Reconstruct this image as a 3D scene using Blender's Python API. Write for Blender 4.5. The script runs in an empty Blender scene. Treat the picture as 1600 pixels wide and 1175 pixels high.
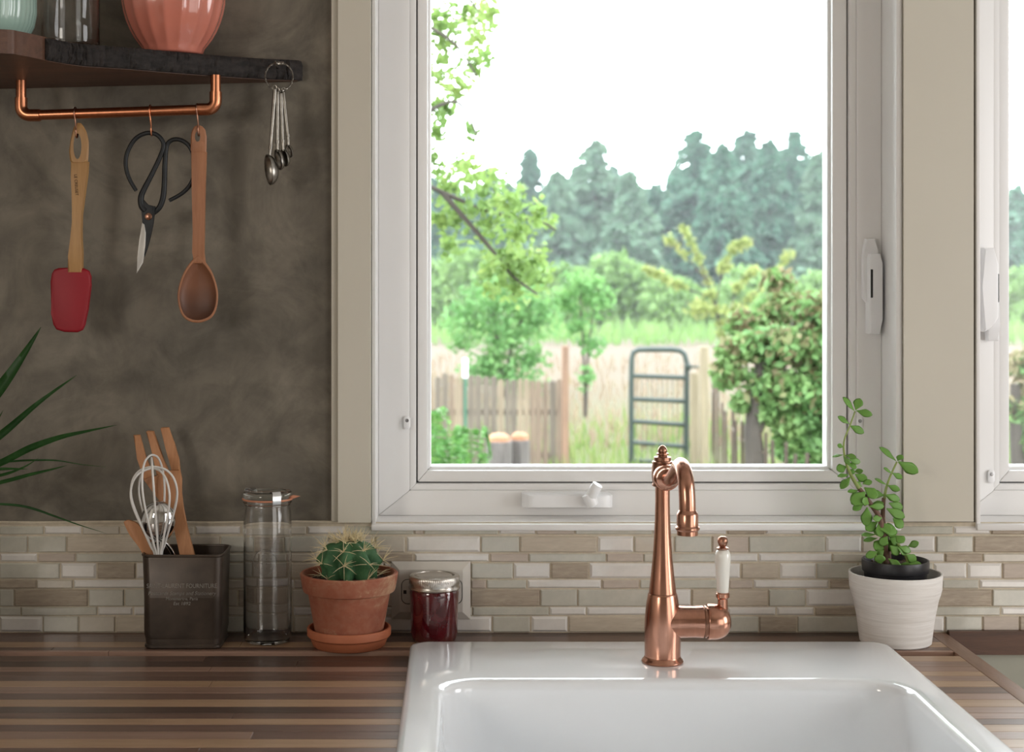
import bpy, bmesh, math, random
import numpy as np
from mathutils import Vector, Matrix
random.seed(7); rng = np.random.default_rng(11)
sc = bpy.context.scene; COL = sc.collection
PI = math.pi
# ------------------------------------------------------------------ camera, sky, lamps, exposure
F, D, CX, CY, HC = 2400.0, 2.182, 717.0, 440.0, 1.398   # focal length in pixels, distance to the window wall, axis pixel, eye height
cam = bpy.data.cameras.new('camera'); cob = bpy.data.objects.new('camera', cam); COL.objects.link(cob)
cob.location = (0, -D, HC); cob.rotation_euler = (PI/2, 0, 0)
cam.sensor_width = 36; cam.lens = F/1600*36; cam.shift_x = (800-CX)/1600; cam.shift_y = (CY-587.5)/1600
cam.clip_start = .05; cam.clip_end = 400
cam.dof.use_dof = True; cam.dof.focus_distance = 2.03; cam.dof.aperture_fstop = 8
sc.camera = cob
w = bpy.data.worlds.new('overcast_sky'); sc.world = w; w.use_nodes = True
w.cycles.sampling_method = 'MANUAL'; w.cycles.sample_map_resolution = 64
w.node_tree.nodes['Background'].inputs[0].default_value = (.90, .955, 1, 1)
w.node_tree.nodes['Background'].inputs[1].default_value = 8.0
def area(name, loc, target, sx, sy, power, colr):
    l = bpy.data.lights.new(name, 'AREA'); l.shape = 'RECTANGLE'; l.size = sx; l.size_y = sy; l.energy = power; l.color = colr
    o = bpy.data.objects.new(name, l); COL.objects.link(o); o.location = loc
    o.rotation_euler = (Vector(target)-Vector(loc)).to_track_quat('-Z', 'Y').to_euler()
    return o
area('glass_door_daylight', (2.35, -2.7, 1.15), (.2, 0, 1.1), 1.5, 2.0, 22, (1, .97, .93))
area('right_window_daylight', (2.6, -1.05, 1.45), (0, -.25, 1.15), 1.0, 1.2, 23, (.98, .985, 1))
area('left_window_daylight', (-1.45, -2.5, 1.62), (-.4, 0, 1.3), .5, .6, 10, (1, .93, .84))
sc.view_settings.view_transform = 'Standard'; sc.view_settings.look = 'None'
sc.view_settings.exposure = .2; sc.view_settings.gamma = 1; sc.view_settings.use_curve_mapping = False
try:
    sc.cycles.use_denoising = True; sc.cycles.max_bounces = 10; sc.cycles.transparent_max_bounces = 12; sc.cycles.sample_clamp_indirect = 6
except Exception: pass
# ------------------------------------------------------------------ helpers
def W(px, py, d): return Vector(((px-CX)*d/F, d-D, HC-(py-CY)*d/F))
def tag(o, label=None, cat=None, group=None, kind=None):
    for k, v in (('label', label), ('category', cat), ('group', group), ('kind', kind)):
        if v: o[k] = v
    return o
def thing(name, label, cat, loc=(0, 0, 0), group=None, kind=None):
    o = bpy.data.objects.new(name, None); COL.objects.link(o); o.location = loc; o.empty_display_size = .02
    return tag(o, label, cat, group, kind)
def world(p):
    return (world(p.parent) @ p.matrix_parent_inverse if p.parent else Matrix.Identity(4)) @ Matrix.Translation(p.location)
def link(o, parent=None):
    COL.objects.link(o)
    if parent is not None:
        o.parent = parent; o.matrix_parent_inverse = world(parent).inverted()
    return o
def obj(name, bm, m, parent=None, smooth=True, label=None, angle=38):
    bmesh.ops.recalc_face_normals(bm, faces=bm.faces)
    for f in bm.faces: f.smooth = smooth
    if smooth:
        for e in bm.edges:
            if len(e.link_faces) == 2 and e.calc_face_angle(0) > math.radians(angle): e.smooth = False
    me = bpy.data.meshes.new(name); bm.to_mesh(me); bm.free()
    for x in (m if isinstance(m, (list, tuple)) else [m]): me.materials.append(x)
    o = bpy.data.objects.new(name, me); link(o, parent)
    if label: o['label'] = label
    return o
def B(): return bmesh.new()
def bevel(bm, r, seg=2, edges=None):
    if r > 0: bmesh.ops.bevel(bm, geom=list(edges if edges is not None else bm.edges), offset=r, segments=seg, affect='EDGES', profile=.5, clamp_overlap=True)
def box(bm, x0, x1, y0, y1, z0, z1, r=0, seg=2):
    t = bmesh.new(); c = [(x, y, z) for x in (x0, x1) for y in (y0, y1) for z in (z0, z1)]
    v = [t.verts.new(p) for p in c]
    for f in ((0, 1, 3, 2), (4, 6, 7, 5), (0, 4, 5, 1), (2, 3, 7, 6), (0, 2, 6, 4), (1, 5, 7, 3)): t.faces.new([v[i] for i in f])
    bevel(t, r, seg); join(bm, t); return bm
def join(bm, t, M=None):
    m = bpy.data.meshes.new('tmp'); t.to_mesh(m); t.free()
    if M is not None: m.transform(M)
    bm.from_mesh(m); bpy.data.meshes.remove(m)
def lathe(bm, c, prof, n=48, M=None, rib=None, closed=False):
    t = bmesh.new(); rings = []
    for i, (r, z) in enumerate(prof):
        if r < 1e-6: rings.append([t.verts.new((0, 0, z))])
        else: rings.append([t.verts.new((r*(rib(a, i) if rib else 1)*math.cos(a), r*(rib(a, i) if rib else 1)*math.sin(a), z)) for a in [2*PI*k/n for k in range(n)]])
    pairs = list(zip(rings, rings[1:])) + ([(rings[-1], rings[0])] if closed else [])
    for a, b in pairs:
        if len(a) == 1 and len(b) == 1: continue
        for k in range(n):
            q = [a[k % len(a)], a[(k+1) % len(a)], b[(k+1) % len(b)], b[k % len(b)]]
            q = [x for i, x in enumerate(q) if x not in q[:i]]
            try: t.faces.new(q)
            except ValueError: pass
    join(bm, t, (Matrix.Translation(c) @ M) if M is not None else Matrix.Translation(c)); return bm
def spline(P, n=8):
    P = [Vector(p) for p in P]; out = []
    for i in range(len(P)-1):
        a, b, c, d = P[max(i-1, 0)], P[i], P[i+1], P[min(i+2, len(P)-1)]
        for k in range(n):
            t = k/n
            out.append(.5*((2*b)+(c-a)*t+(2*a-5*b+4*c-d)*t*t+(3*b-a-3*c+d)*t**3))
    return out+[P[-1]]
def tube(bm, P, r, n=12, cap=True, closed=False, flat=None):
    P = [Vector(p) for p in P]; N = len(P); R = r if isinstance(r, (list, tuple)) else [r]*N
    if len(R) != N: R = [float(np.interp(i/(N-1), np.linspace(0, 1, len(R)), R)) for i in range(N)]
    tg = [(P[(i+1) % N]-P[i-1]) if closed else (P[min(i+1, N-1)]-P[max(i-1, 0)]) for i in range(N)]
    tg = [t.normalized() for t in tg]
    u = tg[0].orthogonal().normalized() if flat is None else Vector(flat)
    rings = []
    for i in range(N):
        u = u-tg[i]*u.dot(tg[i])
        u = u.normalized() if u.length > 1e-9 else tg[i].orthogonal().normalized()
        v = tg[i].cross(u)
        rings.append([bm.verts.new(P[i]+R[i]*(u*math.cos(a)+v*math.sin(a))) for a in [2*PI*k/n for k in range(n)]])
    for i in range(N if closed else N-1):
        a, b = rings[i], rings[(i+1) % N]
        for k in range(n): bm.faces.new((a[k], a[(k+1) % n], b[(k+1) % n], b[k]))
    if cap and not closed: bm.faces.new(rings[0][::-1]); bm.faces.new(rings[-1])
    return bm
def prism(bm, pts, d, th, r=.001, seg=2, lean=None):
    """outline in photo pixels at distance d -> slab of real thickness th; lean(py) adds distance"""
    t = bmesh.new()
    f = [W(x, y, d-th/2+(lean(y) if lean else 0)) for x, y in pts]
    vf = [t.verts.new(p) for p in f]; vb = [t.verts.new(p+Vector((0, th, 0))) for p in f]
    n = len(pts); t.faces.new(vf); t.faces.new(vb[::-1])
    for i in range(n): t.faces.new((vf[i], vb[i], vb[(i+1) % n], vf[(i+1) % n]))
    if r: bevel(t, r, seg, [e for e in t.edges if not (e.verts[0] in vf) ^ (e.verts[1] in vf)])
    join(bm, t); return bm
def smooth_poly(pts, n=4):
    q = spline([Vector((x, y, 0)) for x, y in pts+[pts[0]]], n)[:-1]
    return [(p.x, p.y) for p in q]
def rrect(x0, x1, y0, y1, r, n=6):
    o = []
    for cx, cy, a0 in ((x1-r, y1-r, 0), (x0+r, y1-r, 90), (x0+r, y0+r, 180), (x1-r, y0+r, 270)):
        for k in range(n+1):
            a = math.radians(a0+90*k/n); o.append((cx+r*math.cos(a), cy+r*math.sin(a)))
    return o
def loft(bm, loops, cap0=True, cap1=True):
    R = [[bm.verts.new(p) for p in L] for L in loops]
    for a, b in zip(R, R[1:]):
        n = len(a)
        for k in range(n): bm.faces.new((a[k], a[(k+1) % n], b[(k+1) % n], b[k]))
    if cap0: bm.faces.new(R[0][::-1])
    if cap1: bm.faces.new(R[-1])
    return bm
# ------------------------------------------------------------------ materials
class NT:
    def __init__(s, name):
        s.m = bpy.data.materials.new(name); s.m.use_nodes = True; s.n = s.m.node_tree.nodes; s.l = s.m.node_tree.links
        s.p = s.n['Principled BSDF']; s.o = s.n['Material Output']
    def add(s, t, **k):
        x = s.n.new(t)
        for a, v in k.items(): setattr(x, a, v)
        return x
    def co(s, scale=(1, 1, 1)):
        c = s.add('ShaderNodeTexCoord'); m = s.add('ShaderNodeMapping'); m.inputs['Scale'].default_value = scale
        s.l.new(c.outputs['Object'], m.inputs[0]); return m.outputs[0]
    def noise(s, scale=(1, 1, 1), sc_=10, det=4, rough=.55, dist=0):
        t = s.add('ShaderNodeTexNoise'); s.l.new(s.co(scale), t.inputs['Vector'])
        t.inputs['Scale'].default_value = sc_; t.inputs['Detail'].default_value = det; t.inputs['Roughness'].default_value = rough; t.inputs['Distortion'].default_value = dist
        return t.outputs['Fac']
    def ramp(s, fac, stops):
        r = s.add('ShaderNodeValToRGB'); e = r.color_ramp.elements
        while len(e) < len(stops): e.new(.5)
        for q, (p, c) in zip(e, stops): q.position = p; q.color = (*c, 1)
        s.l.new(fac, r.inputs[0]); return r.outputs[0]
    def mix(s, fac, a, b, mode='MIX'):
        x = s.add('ShaderNodeMix', data_type='RGBA', blend_type=mode)
        for i, v in ((0, fac), (6, a), (7, b)):
            if hasattr(v, 'node'): s.l.new(v, x.inputs[i])
            else: x.inputs[i].default_value = v if i == 0 else (*v, 1)
        return x.outputs[2]
    def base(s, c):
        if hasattr(c, 'node'): s.l.new(c, s.p.inputs['Base Color'])
        else: s.p.inputs['Base Color'].default_value = (*c, 1)
        return s
    def set(s, **k):
        for a, v in k.items(): s.p.inputs[a.replace('_', ' ')].default_value = v
        return s
    def bump(s, h, st=.3, dist=.002):
        b = s.add('ShaderNodeBump'); b.inputs['Strength'].default_value = st; b.inputs['Distance'].default_value = dist
        s.l.new(h, b.inputs['Height']); s.l.new(b.outputs[0], s.p.inputs['Normal']); return s
def simple(name, c, rough=.5, metal=0, var=.12, scale=30, stretch=(1, 1, 1), bump=0, **k):
    t = NT(name); f = t.noise(stretch, scale, 4)
    t.base(t.ramp(f, [(.3, tuple(x*(1-var) for x in c)), (.7, tuple(min(1, x*(1+var)) for x in c))]))
    t.set(Roughness=rough, Metallic=metal, **k)
    if bump: t.bump(f, bump, .001)
    return t.m
def wood(name, a, b, rough=.5, axis='x', scale=14, bump=.12, coat=0):
    t = NT(name); s = {'x': (1, 14, 14), 'z': (14, 14, 1), 'y': (14, 1, 14)}[axis]
    f = t.noise(s, scale*.4, 6, .6, .8); g = t.noise(tuple(q*4 for q in s), scale, 3)
    t.base(t.mix(.25, t.ramp(f, [(.3, a), (.68, b)]), t.ramp(g, [(.35, a), (.65, b)])))
    t.set(Roughness=rough, Coat_Weight=coat, Coat_Roughness=.25); t.bump(g, bump, .0006); return t.m
def leafmat(name, cols, scale=6, rough=.5, trans=.35, gloss=.3):
    t = NT(name); f = t.noise((1, 1, 1), scale, 3, .7)
    n = len(cols); c = t.ramp(f, [(.28+.44*i/(n-1), q) for i, q in enumerate(cols)])
    t.base(c); t.set(Roughness=rough, Specular_IOR_Level=gloss)
    tr = t.add('ShaderNodeBsdfTranslucent'); t.l.new(c, tr.inputs[0])
    m = t.add('ShaderNodeMixShader'); m.inputs[0].default_value = trans
    t.l.new(t.p.outputs[0], m.inputs[1]); t.l.new(tr.outputs[0], m.inputs[2]); t.l.new(m.outputs[0], t.o.inputs[0]); return t.m
def concrete_mat():
    t = NT('trowelled_concrete')
    big = t.noise((1, 1, 1.2), 5, 6, .62, 1.2); mid = t.noise((1, 1, 1), 17, 6, .65, .6); fine = t.noise((1, 1, .12), 90, 4)
    c = t.ramp(big, [(.34, (.070, .061, .048)), (.5, (.150, .131, .101)), (.64, (.27, .237, .185))])
    c2 = t.ramp(mid, [(.40, (.09, .08, .063)), (.60, (.24, .212, .168))])
    c3 = t.ramp(fine, [(.3, (.12, .108, .09)), (.7, (.165, .148, .123))])
    t.base(t.mix(.2, t.mix(.35, c, c2), c3)); t.set(Roughness=.62, Specular_IOR_Level=.35); t.bump(mid, .22, .003); return t.m
M = {}
M['concrete'] = concrete_mat()
M['cream'] = simple('cream_trim_paint', (.58, .545, .465), .45, var=.02, scale=4)
M['white'] = simple('white_window_vinyl', (.82, .81, .80), .38, var=.015, scale=5)
M['gasket'] = simple('dark_gasket', (.12, .12, .12), .6)
M['plastic'] = simple('white_hardware_plastic', (.86, .86, .87), .28, var=.01)
M['screw'] = simple('steel_screw', (.35, .35, .36), .35, .9)
M['wallpaint'] = simple('room_wall_paint', (.70, .67, .61), .7, var=.02, scale=3)
M['ceiling'] = simple('ceiling_paint', (.75, .74, .71), .8, var=.02, scale=3)
M['floor'] = wood('floor_oak', (.22, .13, .07), (.34, .21, .12), .45)
M['sage'] = simple('grey_green_paint', (.33, .33, .275), .6, var=.03, scale=6)
M['grout'] = simple('sand_grout', (.56, .49, .38), .8, var=.1, scale=120, bump=.2)
def tilemat(name, a, b, rough, kind):
    t = NT(name)
    f = t.noise((1, 1, 1), 60, 5, .7) if kind == 'glass' else t.noise((2, 1, 16), 18, 6, .65, .8)
    t.base(t.ramp(f, [(.32, a), (.68, b)])); t.set(Roughness=rough)
    if kind == 'glass': t.set(Coat_Weight=.6, Coat_Roughness=.04); t.bump(t.noise((1, 1, 1), 45, 2), .06, .001)
    else: t.bump(f, .12, .001)
    return t.m
TM = {'W': tilemat('white_glazed_tile', (.68, .65, .61), (.74, .71, .67), .10, 'glass'),
      'G': tilemat('grey_green_glazed_tile', (.475, .46, .395), (.55, .53, .455), .16, 'glass'),
      'C': tilemat('cream_glazed_tile', (.50, .455, .38), (.57, .52, .44), .16, 'glass'),
      'T': tilemat('travertine_tile', (.45, .385, .30), (.56, .49, .395), .38, 'stone'),
      'B': tilemat('brown_stone_tile', (.32, .262, .20), (.46, .39, .305), .42, 'stone'),
      'P': tilemat('rose_beige_stone_tile', (.46, .39, .33), (.54, .465, .395), .40, 'stone')}
WD = {'D': wood('walnut_dark', (.095, .052, .038), (.18, .103, .074), .36, coat=.15),
      'E': wood('walnut_darkest', (.055, .032, .023), (.10, .058, .042), .36, coat=.15),
      'M': wood('walnut_mid', (.20, .118, .082), (.32, .20, .145), .36, coat=.15),
      'R': wood('walnut_reddish', (.24, .14, .10), (.36, .225, .165), .36, coat=.15),
      'L': wood('walnut_sapwood', (.30, .182, .104), (.43, .275, .165), .36, coat=.15)}
M['board_end'] = wood('walnut_end_board', (.19, .10, .066), (.31, .18, .12), .38, 'y', coat=.15)
M['board_dark'] = wood('walnut_wall_board', (.055, .027, .017), (.115, .055, .032), .4)
M['porcelain'] = simple('sink_porcelain', (.855, .87, .89), .07, var=.004, Coat_Weight=.5, Coat_Roughness=.03)
M['steel'] = simple('stainless_steel', (.55, .55, .55), .22, 1)
M['chrome'] = simple('polished_chrome', (.72, .72, .72), .06, 1, var=.02)
M['lid'] = simple('tinned_lid', (.52, .49, .45), .27, 1, var=.03)
def copper(name, c, rough, aniso=0):
    t = NT(name); f = t.noise((1, 1, .05), 160, 3)
    t.base(t.ramp(f, [(.3, tuple(q*.9 for q in c)), (.7, tuple(min(1, q*1.08) for q in c))])); t.set(Metallic=1, Roughness=rough); return t.m
M['copper'] = copper('brushed_copper', (.54, .275, .192), .22)
M['copperpipe'] = copper('copper_pipe', (.58, .235, .125), .30)
M['copperdark'] = copper('aged_copper', (.36, .19, .13), .3)
M['ceramic'] = simple('lever_porcelain', (.78, .76, .70), .12, var=.01, Coat_Weight=.4)
def terracotta():
    t = NT('weathered_terracotta'); f = t.noise((1, 1, 1), 14, 6, .7, .5); g = t.noise((1, 1, 1), 110, 4)
    c = t.ramp(f, [(.34, (.27, .080, .042)), (.50, (.34, .107, .057)), (.56, (.36, .135, .075)), (.64, (.50, .31, .19))])
    t.base(t.mix(.18, c, t.ramp(g, [(.4, (.30, .10, .06)), (.7, (.50, .29, .19))]))); t.set(Roughness=.75); t.bump(g, .12, .0008); return t.m
M['terra'] = terracotta()
M['saucer'] = simple('clean_terracotta', (.44, .135, .06), .62, var=.08, scale=40, bump=.05)
M['soil'] = simple('dark_potting_soil', (.07, .045, .03), .95, var=.6, scale=220, bump=.9)
M['cactus'] = leafmat('cactus_skin', [(.04, .115, .052), (.085, .20, .085)], 60, .5, .05)
M['spine'] = simple('straw_spines', (.72, .60, .36), .6)
M['jam'] = simple('dark_red_jam', (.075, .004, .008), .10, var=.35, scale=60, Coat_Weight=1, Coat_Roughness=.03)
def glassmat(name, c, rough=0, ior=1.45):
    t = NT(name); t.base(c); t.set(Roughness=rough, Transmission_Weight=1, IOR=ior); return t.m
M['glass'] = glassmat('clear_jar_glass', (1, 1, 1))
M['greenglass'] = glassmat('lid_glass', (.96, .99, .97))
def panemat():
    t = NT('window_glass'); t.n.remove(t.p)
    tr = t.add('ShaderNodeBsdfTransparent'); tr.inputs[0].default_value = (.97, .985, .975, 1)
    gl = t.add('ShaderNodeBsdfGlossy'); gl.inputs['Roughness'].default_value = .02
    fr = t.add('ShaderNodeFresnel'); fr.inputs[0].default_value = 1.35
    m = t.add('ShaderNodeMixShader'); t.l.new(fr.outputs[0], m.inputs[0]); t.l.new(tr.outputs[0], m.inputs[1]); t.l.new(gl.outputs[0], m.inputs[2])
    t.l.new(m.outputs[0], t.o.inputs[0]); return t.m
M['pane'] = panemat()
M['rubber'] = simple('orange_rubber_ring', (.58, .24, .14), .6)
M['tin'] = simple('dark_aged_tin', (.070, .052, .040), .38, .35, var=.3, scale=25)
M['tinlight'] = simple('worn_tin_edge', (.27, .25, .225), .4, .4, var=.3)
M['beech'] = wood('orange_beech', (.36, .155, .065), (.50, .235, .105), .55, 'z', bump=.06)
M['spoonwood'] = wood('cherry_spoon', (.30, .125, .06), (.40, .18, .09), .55, 'z', bump=.06)
def stainedbowl():
    t = NT('stained_spoon_hollow'); c = t.add('ShaderNodeTexCoord'); s = t.add('ShaderNodeSeparateXYZ'); t.l.new(c.outputs['Object'], s.inputs[0])
    n = t.noise((1, 1, 1), 25, 4); a = t.add('ShaderNodeMath', operation='MULTIPLY_ADD'); a.inputs[1].default_value = .02
    t.l.new(n, a.inputs[0]); t.l.new(s.outputs[2], a.inputs[2])
    q = t.add('ShaderNodeMapRange'); t.l.new(a.outputs[0], q.inputs[0]); q.inputs[1].default_value = 1.372; q.inputs[2].default_value = 1.402
    t.base(t.ramp(q.outputs[0], [(0, (.085, .032, .016)), (1, (.20, .078, .038))])); t.set(Roughness=.5); return t.m
M['bamboo'] = wood('bamboo_handle', (.33, .17, .06), (.47, .27, .105), .5, 'z', bump=.05)
M['red'] = simple('red_silicone', (.27, .004, .013), .55, var=.04)
M['blackiron'] = simple('black_forged_iron', (.016, .018, .02), .5, .3, var=.3, scale=60, bump=.1)
M['blade'] = simple('ground_steel_blade', (.62, .60, .56), .38, .6, var=.06)
M['pewter'] = simple('pewter', (.30, .28, .25), .3, 1, var=.25, scale=80)
M['whisk'] = simple('white_silicone_wire', (.74, .72, .69), .45, var=.02)
M['slab'] = wood('walnut_slab', (.062, .029, .018), (.145, .068, .040), .5, 'x', bump=.1)
M['bark'] = simple('dark_live_edge_bark', (.020, .016, .015), .85, var=.6, scale=60, stretch=(1, 1, 2.5), bump=1)
M['salmon'] = simple('salmon_glaze', (.60, .20, .145), .16, var=.04, scale=12, Coat_Weight=.7, Coat_Roughness=.05)
M['mint'] = simple('mint_glaze', (.36, .52, .45), .2, var=.05, scale=12, Coat_Weight=.6, Coat_Roughness=.06)
def brushedpot():
    t = NT('white_brushed_pot'); f = t.noise((1, 1, 30), 12, 5, .7)
    t.base(t.ramp(f, [(.3, (.66, .625, .585)), (.6, (.80, .775, .745))])); t.set(Roughness=.6); t.bump(f, .15, .0012); return t.m
M['whitepot'] = brushedpot()
M['blackpot'] = simple('black_nursery_plastic', (.014, .014, .017), .35, var=.2)
M['jade'] = leafmat('jade_leaf', [(.10, .24, .05), (.17, .36, .075), (.28, .48, .11)], 40, .35, .2)
M['jadestem'] = simple('brown_stem', (.14, .075, .05), .7, var=.3, scale=80)
M['greenstem'] = simple('green_stem', (.25, .32, .09), .6)
M['spiky'] = leafmat('dracaena_leaf', [(.022, .075, .02), (.05, .15, .035)], 20, .35, .15)
M['darkhole'] = simple('dark_slot', (.01, .01, .01), .8)
M['ink'] = simple('burnt_lettering', (.07, .035, .015), .8)
M['outlet'] = simple('pale_outlet_plastic', (.60, .565, .51), .3, var=.01)
M['cabinet'] = simple('cabinet_paint', (.62, .60, .55), .5, var=.02)
# ------------------------------------------------------------------ room shell
S = 'structure'
RX0, RX1, RY0 = -1.95, 2.75, -4.2
def slab(name, label, m, *b, cat=None, parent=None):
    o = obj(name, box(B(), *b), m, parent, smooth=False)
    if parent is None: tag(o, label, cat or name.split('_')[0], kind=S)
    return o
wb = B()
ZO, ZT = 1.045, 2.07
for b in ((RX0, -.1240, 0, .15, 0, 2.6), (.6290, .7335, 0, .15, 0, 2.6), (1.5, RX1, 0, .15, 0, 2.6), (-.1240, .6290, 0, .15, 0, ZO), (-.1240, .6290, 0, .15, ZT, 2.6),
          (.7335, 1.5, 0, .15, 0, ZO), (.7335, 1.5, 0, .15, ZT, 2.6)): box(wb, *b)
wall = obj('wall_window', wb, M['concrete'], smooth=False); tag(wall, 'dark grey trowelled concrete wall around the windows, tiled above the counter', 'wall', kind=S)
slab('floor', 'wooden kitchen floor', M['floor'], RX0, RX1, RY0, 0, -.06, 0)
slab('ceiling', 'white kitchen ceiling', M['ceiling'], RX0, RX1, RY0, 0, 2.6, 2.66)
slab('wall_left', 'pale side wall left of the counter', M['wallpaint'], RX0-.1, RX0, RY0, .15, 0, 2.6)
slab('wall_right', 'pale side wall right of the windows', M['wallpaint'], RX1, RX1+.1, RY0, .15, 0, 2.6)
slab('wall_rear', 'pale wall behind the viewer', M['wallpaint'], RX0-.1, RX1+.1, RY0-.1, RY0, 0, 2.6)
slab('trim_1', 'flat cream casing board left of the main window', M['cream'], -.1704, -.1242, -.018, 0, 1.0585, 2.3, cat='trim')
tb = box(B(), -.1806, -.1704, -.011, 0, 1.0585, 2.3, .002); tag(obj('trim_2', tb, M['cream']), 'narrow cream edge strip between concrete and casing', 'trim', kind=S)
slab('trim_3', 'wide cream casing board between the two windows', M['cream'], .6292, .7280, -.010, 0, 1.0585, 2.3, cat='trim')
slab('trim_4', 'dark brown wooden board on the wall under the right tiles', M['board_dark'], .6925, 2.2, -.014, 0, .871, .9045, cat='trim')
slab('trim_5', 'grey green painted panel below the dark board at right', M['sage'], .6925, 2.2, -.006, 0, 0, .871, cat='panel')
# tiles: every tile is a part of the wall
obj('grout_bed', box(B(), -1.5, 2.2, -.0022, 0, .8992, 1.0565), M['grout'], wall, smooth=False)
cb = B(); tube(cb, [(-1.5+.05*i, -.003+.0006*math.sin(i*2.1), 1.0565+.0007*math.sin(i*1.3)) for i in range(28)], .0022, 6)
obj('caulk_line', cb, M['grout'], wall)
ROWS = [(822, 834, '0G 69W 129C 188C 245C 305W 377C 480W 540G 647P 662G 779W 837P 898G 1019W 1135B 1195W 1252G 1365G 1488W 1547B 1640'),
        (837.5, 862, '0G 44G 105T 224C 345G 396B 448G 514C 586C 634W 751G 812T 933W 990C 1053G 1112P 1169G 1289W 1346C 1400W 1461G 1520B 1640'),
        (864.5, 877, '0W 60P 119G 233C 345G 403C 454C 514C 587B 647W 765P 826G 947P 1005G 1128W 1184W 1300C 1358C 1420W 1475B 1534C 1650'),
        (879.5, 903, '0G 95W 152B 213W 330G 392C 454T 520G 600C 736G 802W 860B 920W 1038W 1157T 1217W 1275G 1340C 1400G 1457W 1510W 1565P 1630'),
        (905.5, 918.5, '0B 58C 115W 235W 345C 402W 460P 518C 636P 736P 760G 823W 940P 999G 1138P 1176W 1295B 1356G 1470G 1529W 1650'),
        (920.5, 946, '0G 23B 139G 195G 320C 372B 398T 456C 515C 634B 735B 844G 902G 1019W 1080T 1200G 1258W 1374G 1431B 1549G 1660'),
        (948, 960.5, '0G 34G 153W 209W 270C 345C 402C 458W 520G 636G 738G 858W 916W 1033W 1136W 1212W 1272B 1390G 1447G 1562W 1680'),
        (962.5, 986.5, '0W 68G 124C 181T 262C 345G 402C 459C 520G 580W 656W 769G 829W 888T 1009C 1066G 1122G 1185B 1245G 1366C 1420W 1475G 1534P 1591B 1650')]
tmesh = {}
def tile_mesh(wd, ht, k):
    key = (round(wd, 3), round(ht, 4), k)
    if key not in tmesh:
        t = B(); a, h = key[0]/2, ht/2; c, d = (.0032, .0026) if k == 'W' else (.0012, .0012)
        c = min(c, h*.45); loft(t, [[(x, y, z) for x, z in ((-a+i, -h+i), (a-i, -h+i), (a-i, h-i), (-a+i, h-i))] for i, y in ((0, .0035), (0, -.0022+d), (c, -.0022))])
        bmesh.ops.recalc_face_normals(t, faces=t.faces)
        me = bpy.data.meshes.new('tile'); t.to_mesh(me); t.free(); me.materials.append(TM[k]); tmesh[key] = me
    return tmesh[key]
for y0, y1, s in ROWS:
    z0, z1 = HC-(y1-CY)*D/F, HC-(y0-CY)*D/F
    it = s.split(); pos = [(int(q.rstrip('WGCTBP')), q[-1]) for q in it]
    seq = []; x = -250
    while x < -60: seq.append((x, random.choice('GWCTP'))); x += random.choice((58, 58, 118))
    seq = seq+pos[:-1]; x = pos[-1][0]; seq.append((x, random.choice('GWCTP')))
    while x < 1890: x += random.choice((58, 58, 118)); seq.append((x, random.choice('GWCTP')))
    for (xa, k), (xb, _) in zip(seq, seq[1:]):
        wd = (xb-xa-2.4)*D/F
        if wd < .008: continue
        o = bpy.data.objects.new('tile', tile_mesh(wd, z1-z0, k)); link(o, wall)
        o.location = (((xa+xb)/2-CX)*D/F, -.0026, (z0+z1)/2)
        o.rotation_euler = (random.gauss(0, .004), random.gauss(0, .002), random.gauss(0, .004))
# ------------------------------------------------------------------ windows
def mitre(names, x0, x1, z0, z1, wl, wr, wb_, wt, y0, y1, m, parent, r=.0012, slope=0):
    i0, i1, k0, k1 = x0+wl, x1-wr, z0+wb_, z1-wt
    out = []
    for q in ([(x0, z0), (i0, k0), (i0, k1), (x0, z1)], [(x1, z0), (x1, z1), (i1, k1), (i1, k0)], [(x0, z0), (x1, z0), (i1, k0), (i0, k0)], [(x0, z1), (i0, k1), (i1, k1), (x1, z1)]):
        t = B(); ys = [y0+(slope if p in ((i0, k0), (i0, k1), (i1, k0), (i1, k1)) else 0) for p in q]
        f = [t.verts.new((p[0], y, p[1])) for p, y in zip(q, ys)]; b = [t.verts.new((p[0], y1, p[1])) for p in q]
        t.faces.new(f); t.faces.new(b[::-1])
        for i in range(4): t.faces.new((f[i], b[i], b[(i+1) % 4], f[(i+1) % 4]))
        bevel(t, r, 2); out.append(obj(names, t, m, parent))
    return i0, i1, k0, k1
def latch(parent, cx, zt, side, y):
    """side +1: slotted plate shows left of the lever, -1: lever sits behind plate at right"""
    u = 1/1066.
    if side > 0:
        base = [(0, -8), (16, -8), (19, 10), (19, 90), (2, 92), (-4, 84), (-4, 20)]
        lev = [(3, 16), (19, 16), (23, 30), (23, 118), (18, 140), (2, 140), (2, 22)]
    else:
        base = [(3, 0), (18, 0), (25, 26), (25, 108), (14, 124), (3, 130), (0, 60)]
        lev = [(25, 58), (30, 60), (31, 122), (29, 144), (13, 144), (12, 120), (25, 118)]
    for nm, pl, ya, yb in (('latch_plate', base, y-.010 if side > 0 else y-.026, y), ('latch_lever', lev, y-.024 if side > 0 else y-.016, y-.001)):
        t = B(); f = [t.verts.new((cx+px*u, ya, zt-pz*u)) for px, pz in pl]; b = [t.verts.new((cx+px*u*1.0, yb, zt-pz*u)) for px, pz in pl]
        t.faces.new(f); t.faces.new(b[::-1]); n = len(f)
        for i in range(n): t.faces.new((f[i], b[i], b[(i+1) % n], f[(i+1) % n]))
        bevel(t, .0022, 2, [e for e in t.edges if all(v in f for v in e.verts)])
        o = obj(nm, t, M['plastic'], parent)
        if nm == 'latch_lever': lv = o
    sx = cx+(5.5 if side > 0 else 27.5)*u
    obj('latch_slot', box(B(), sx-.0016, sx+.0016, y-.0246 if side > 0 else y-.0166, y-.018 if side > 0 else y-.015, zt-84*u, zt-40*u, .0005), M['darkhole'], lv)
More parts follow.
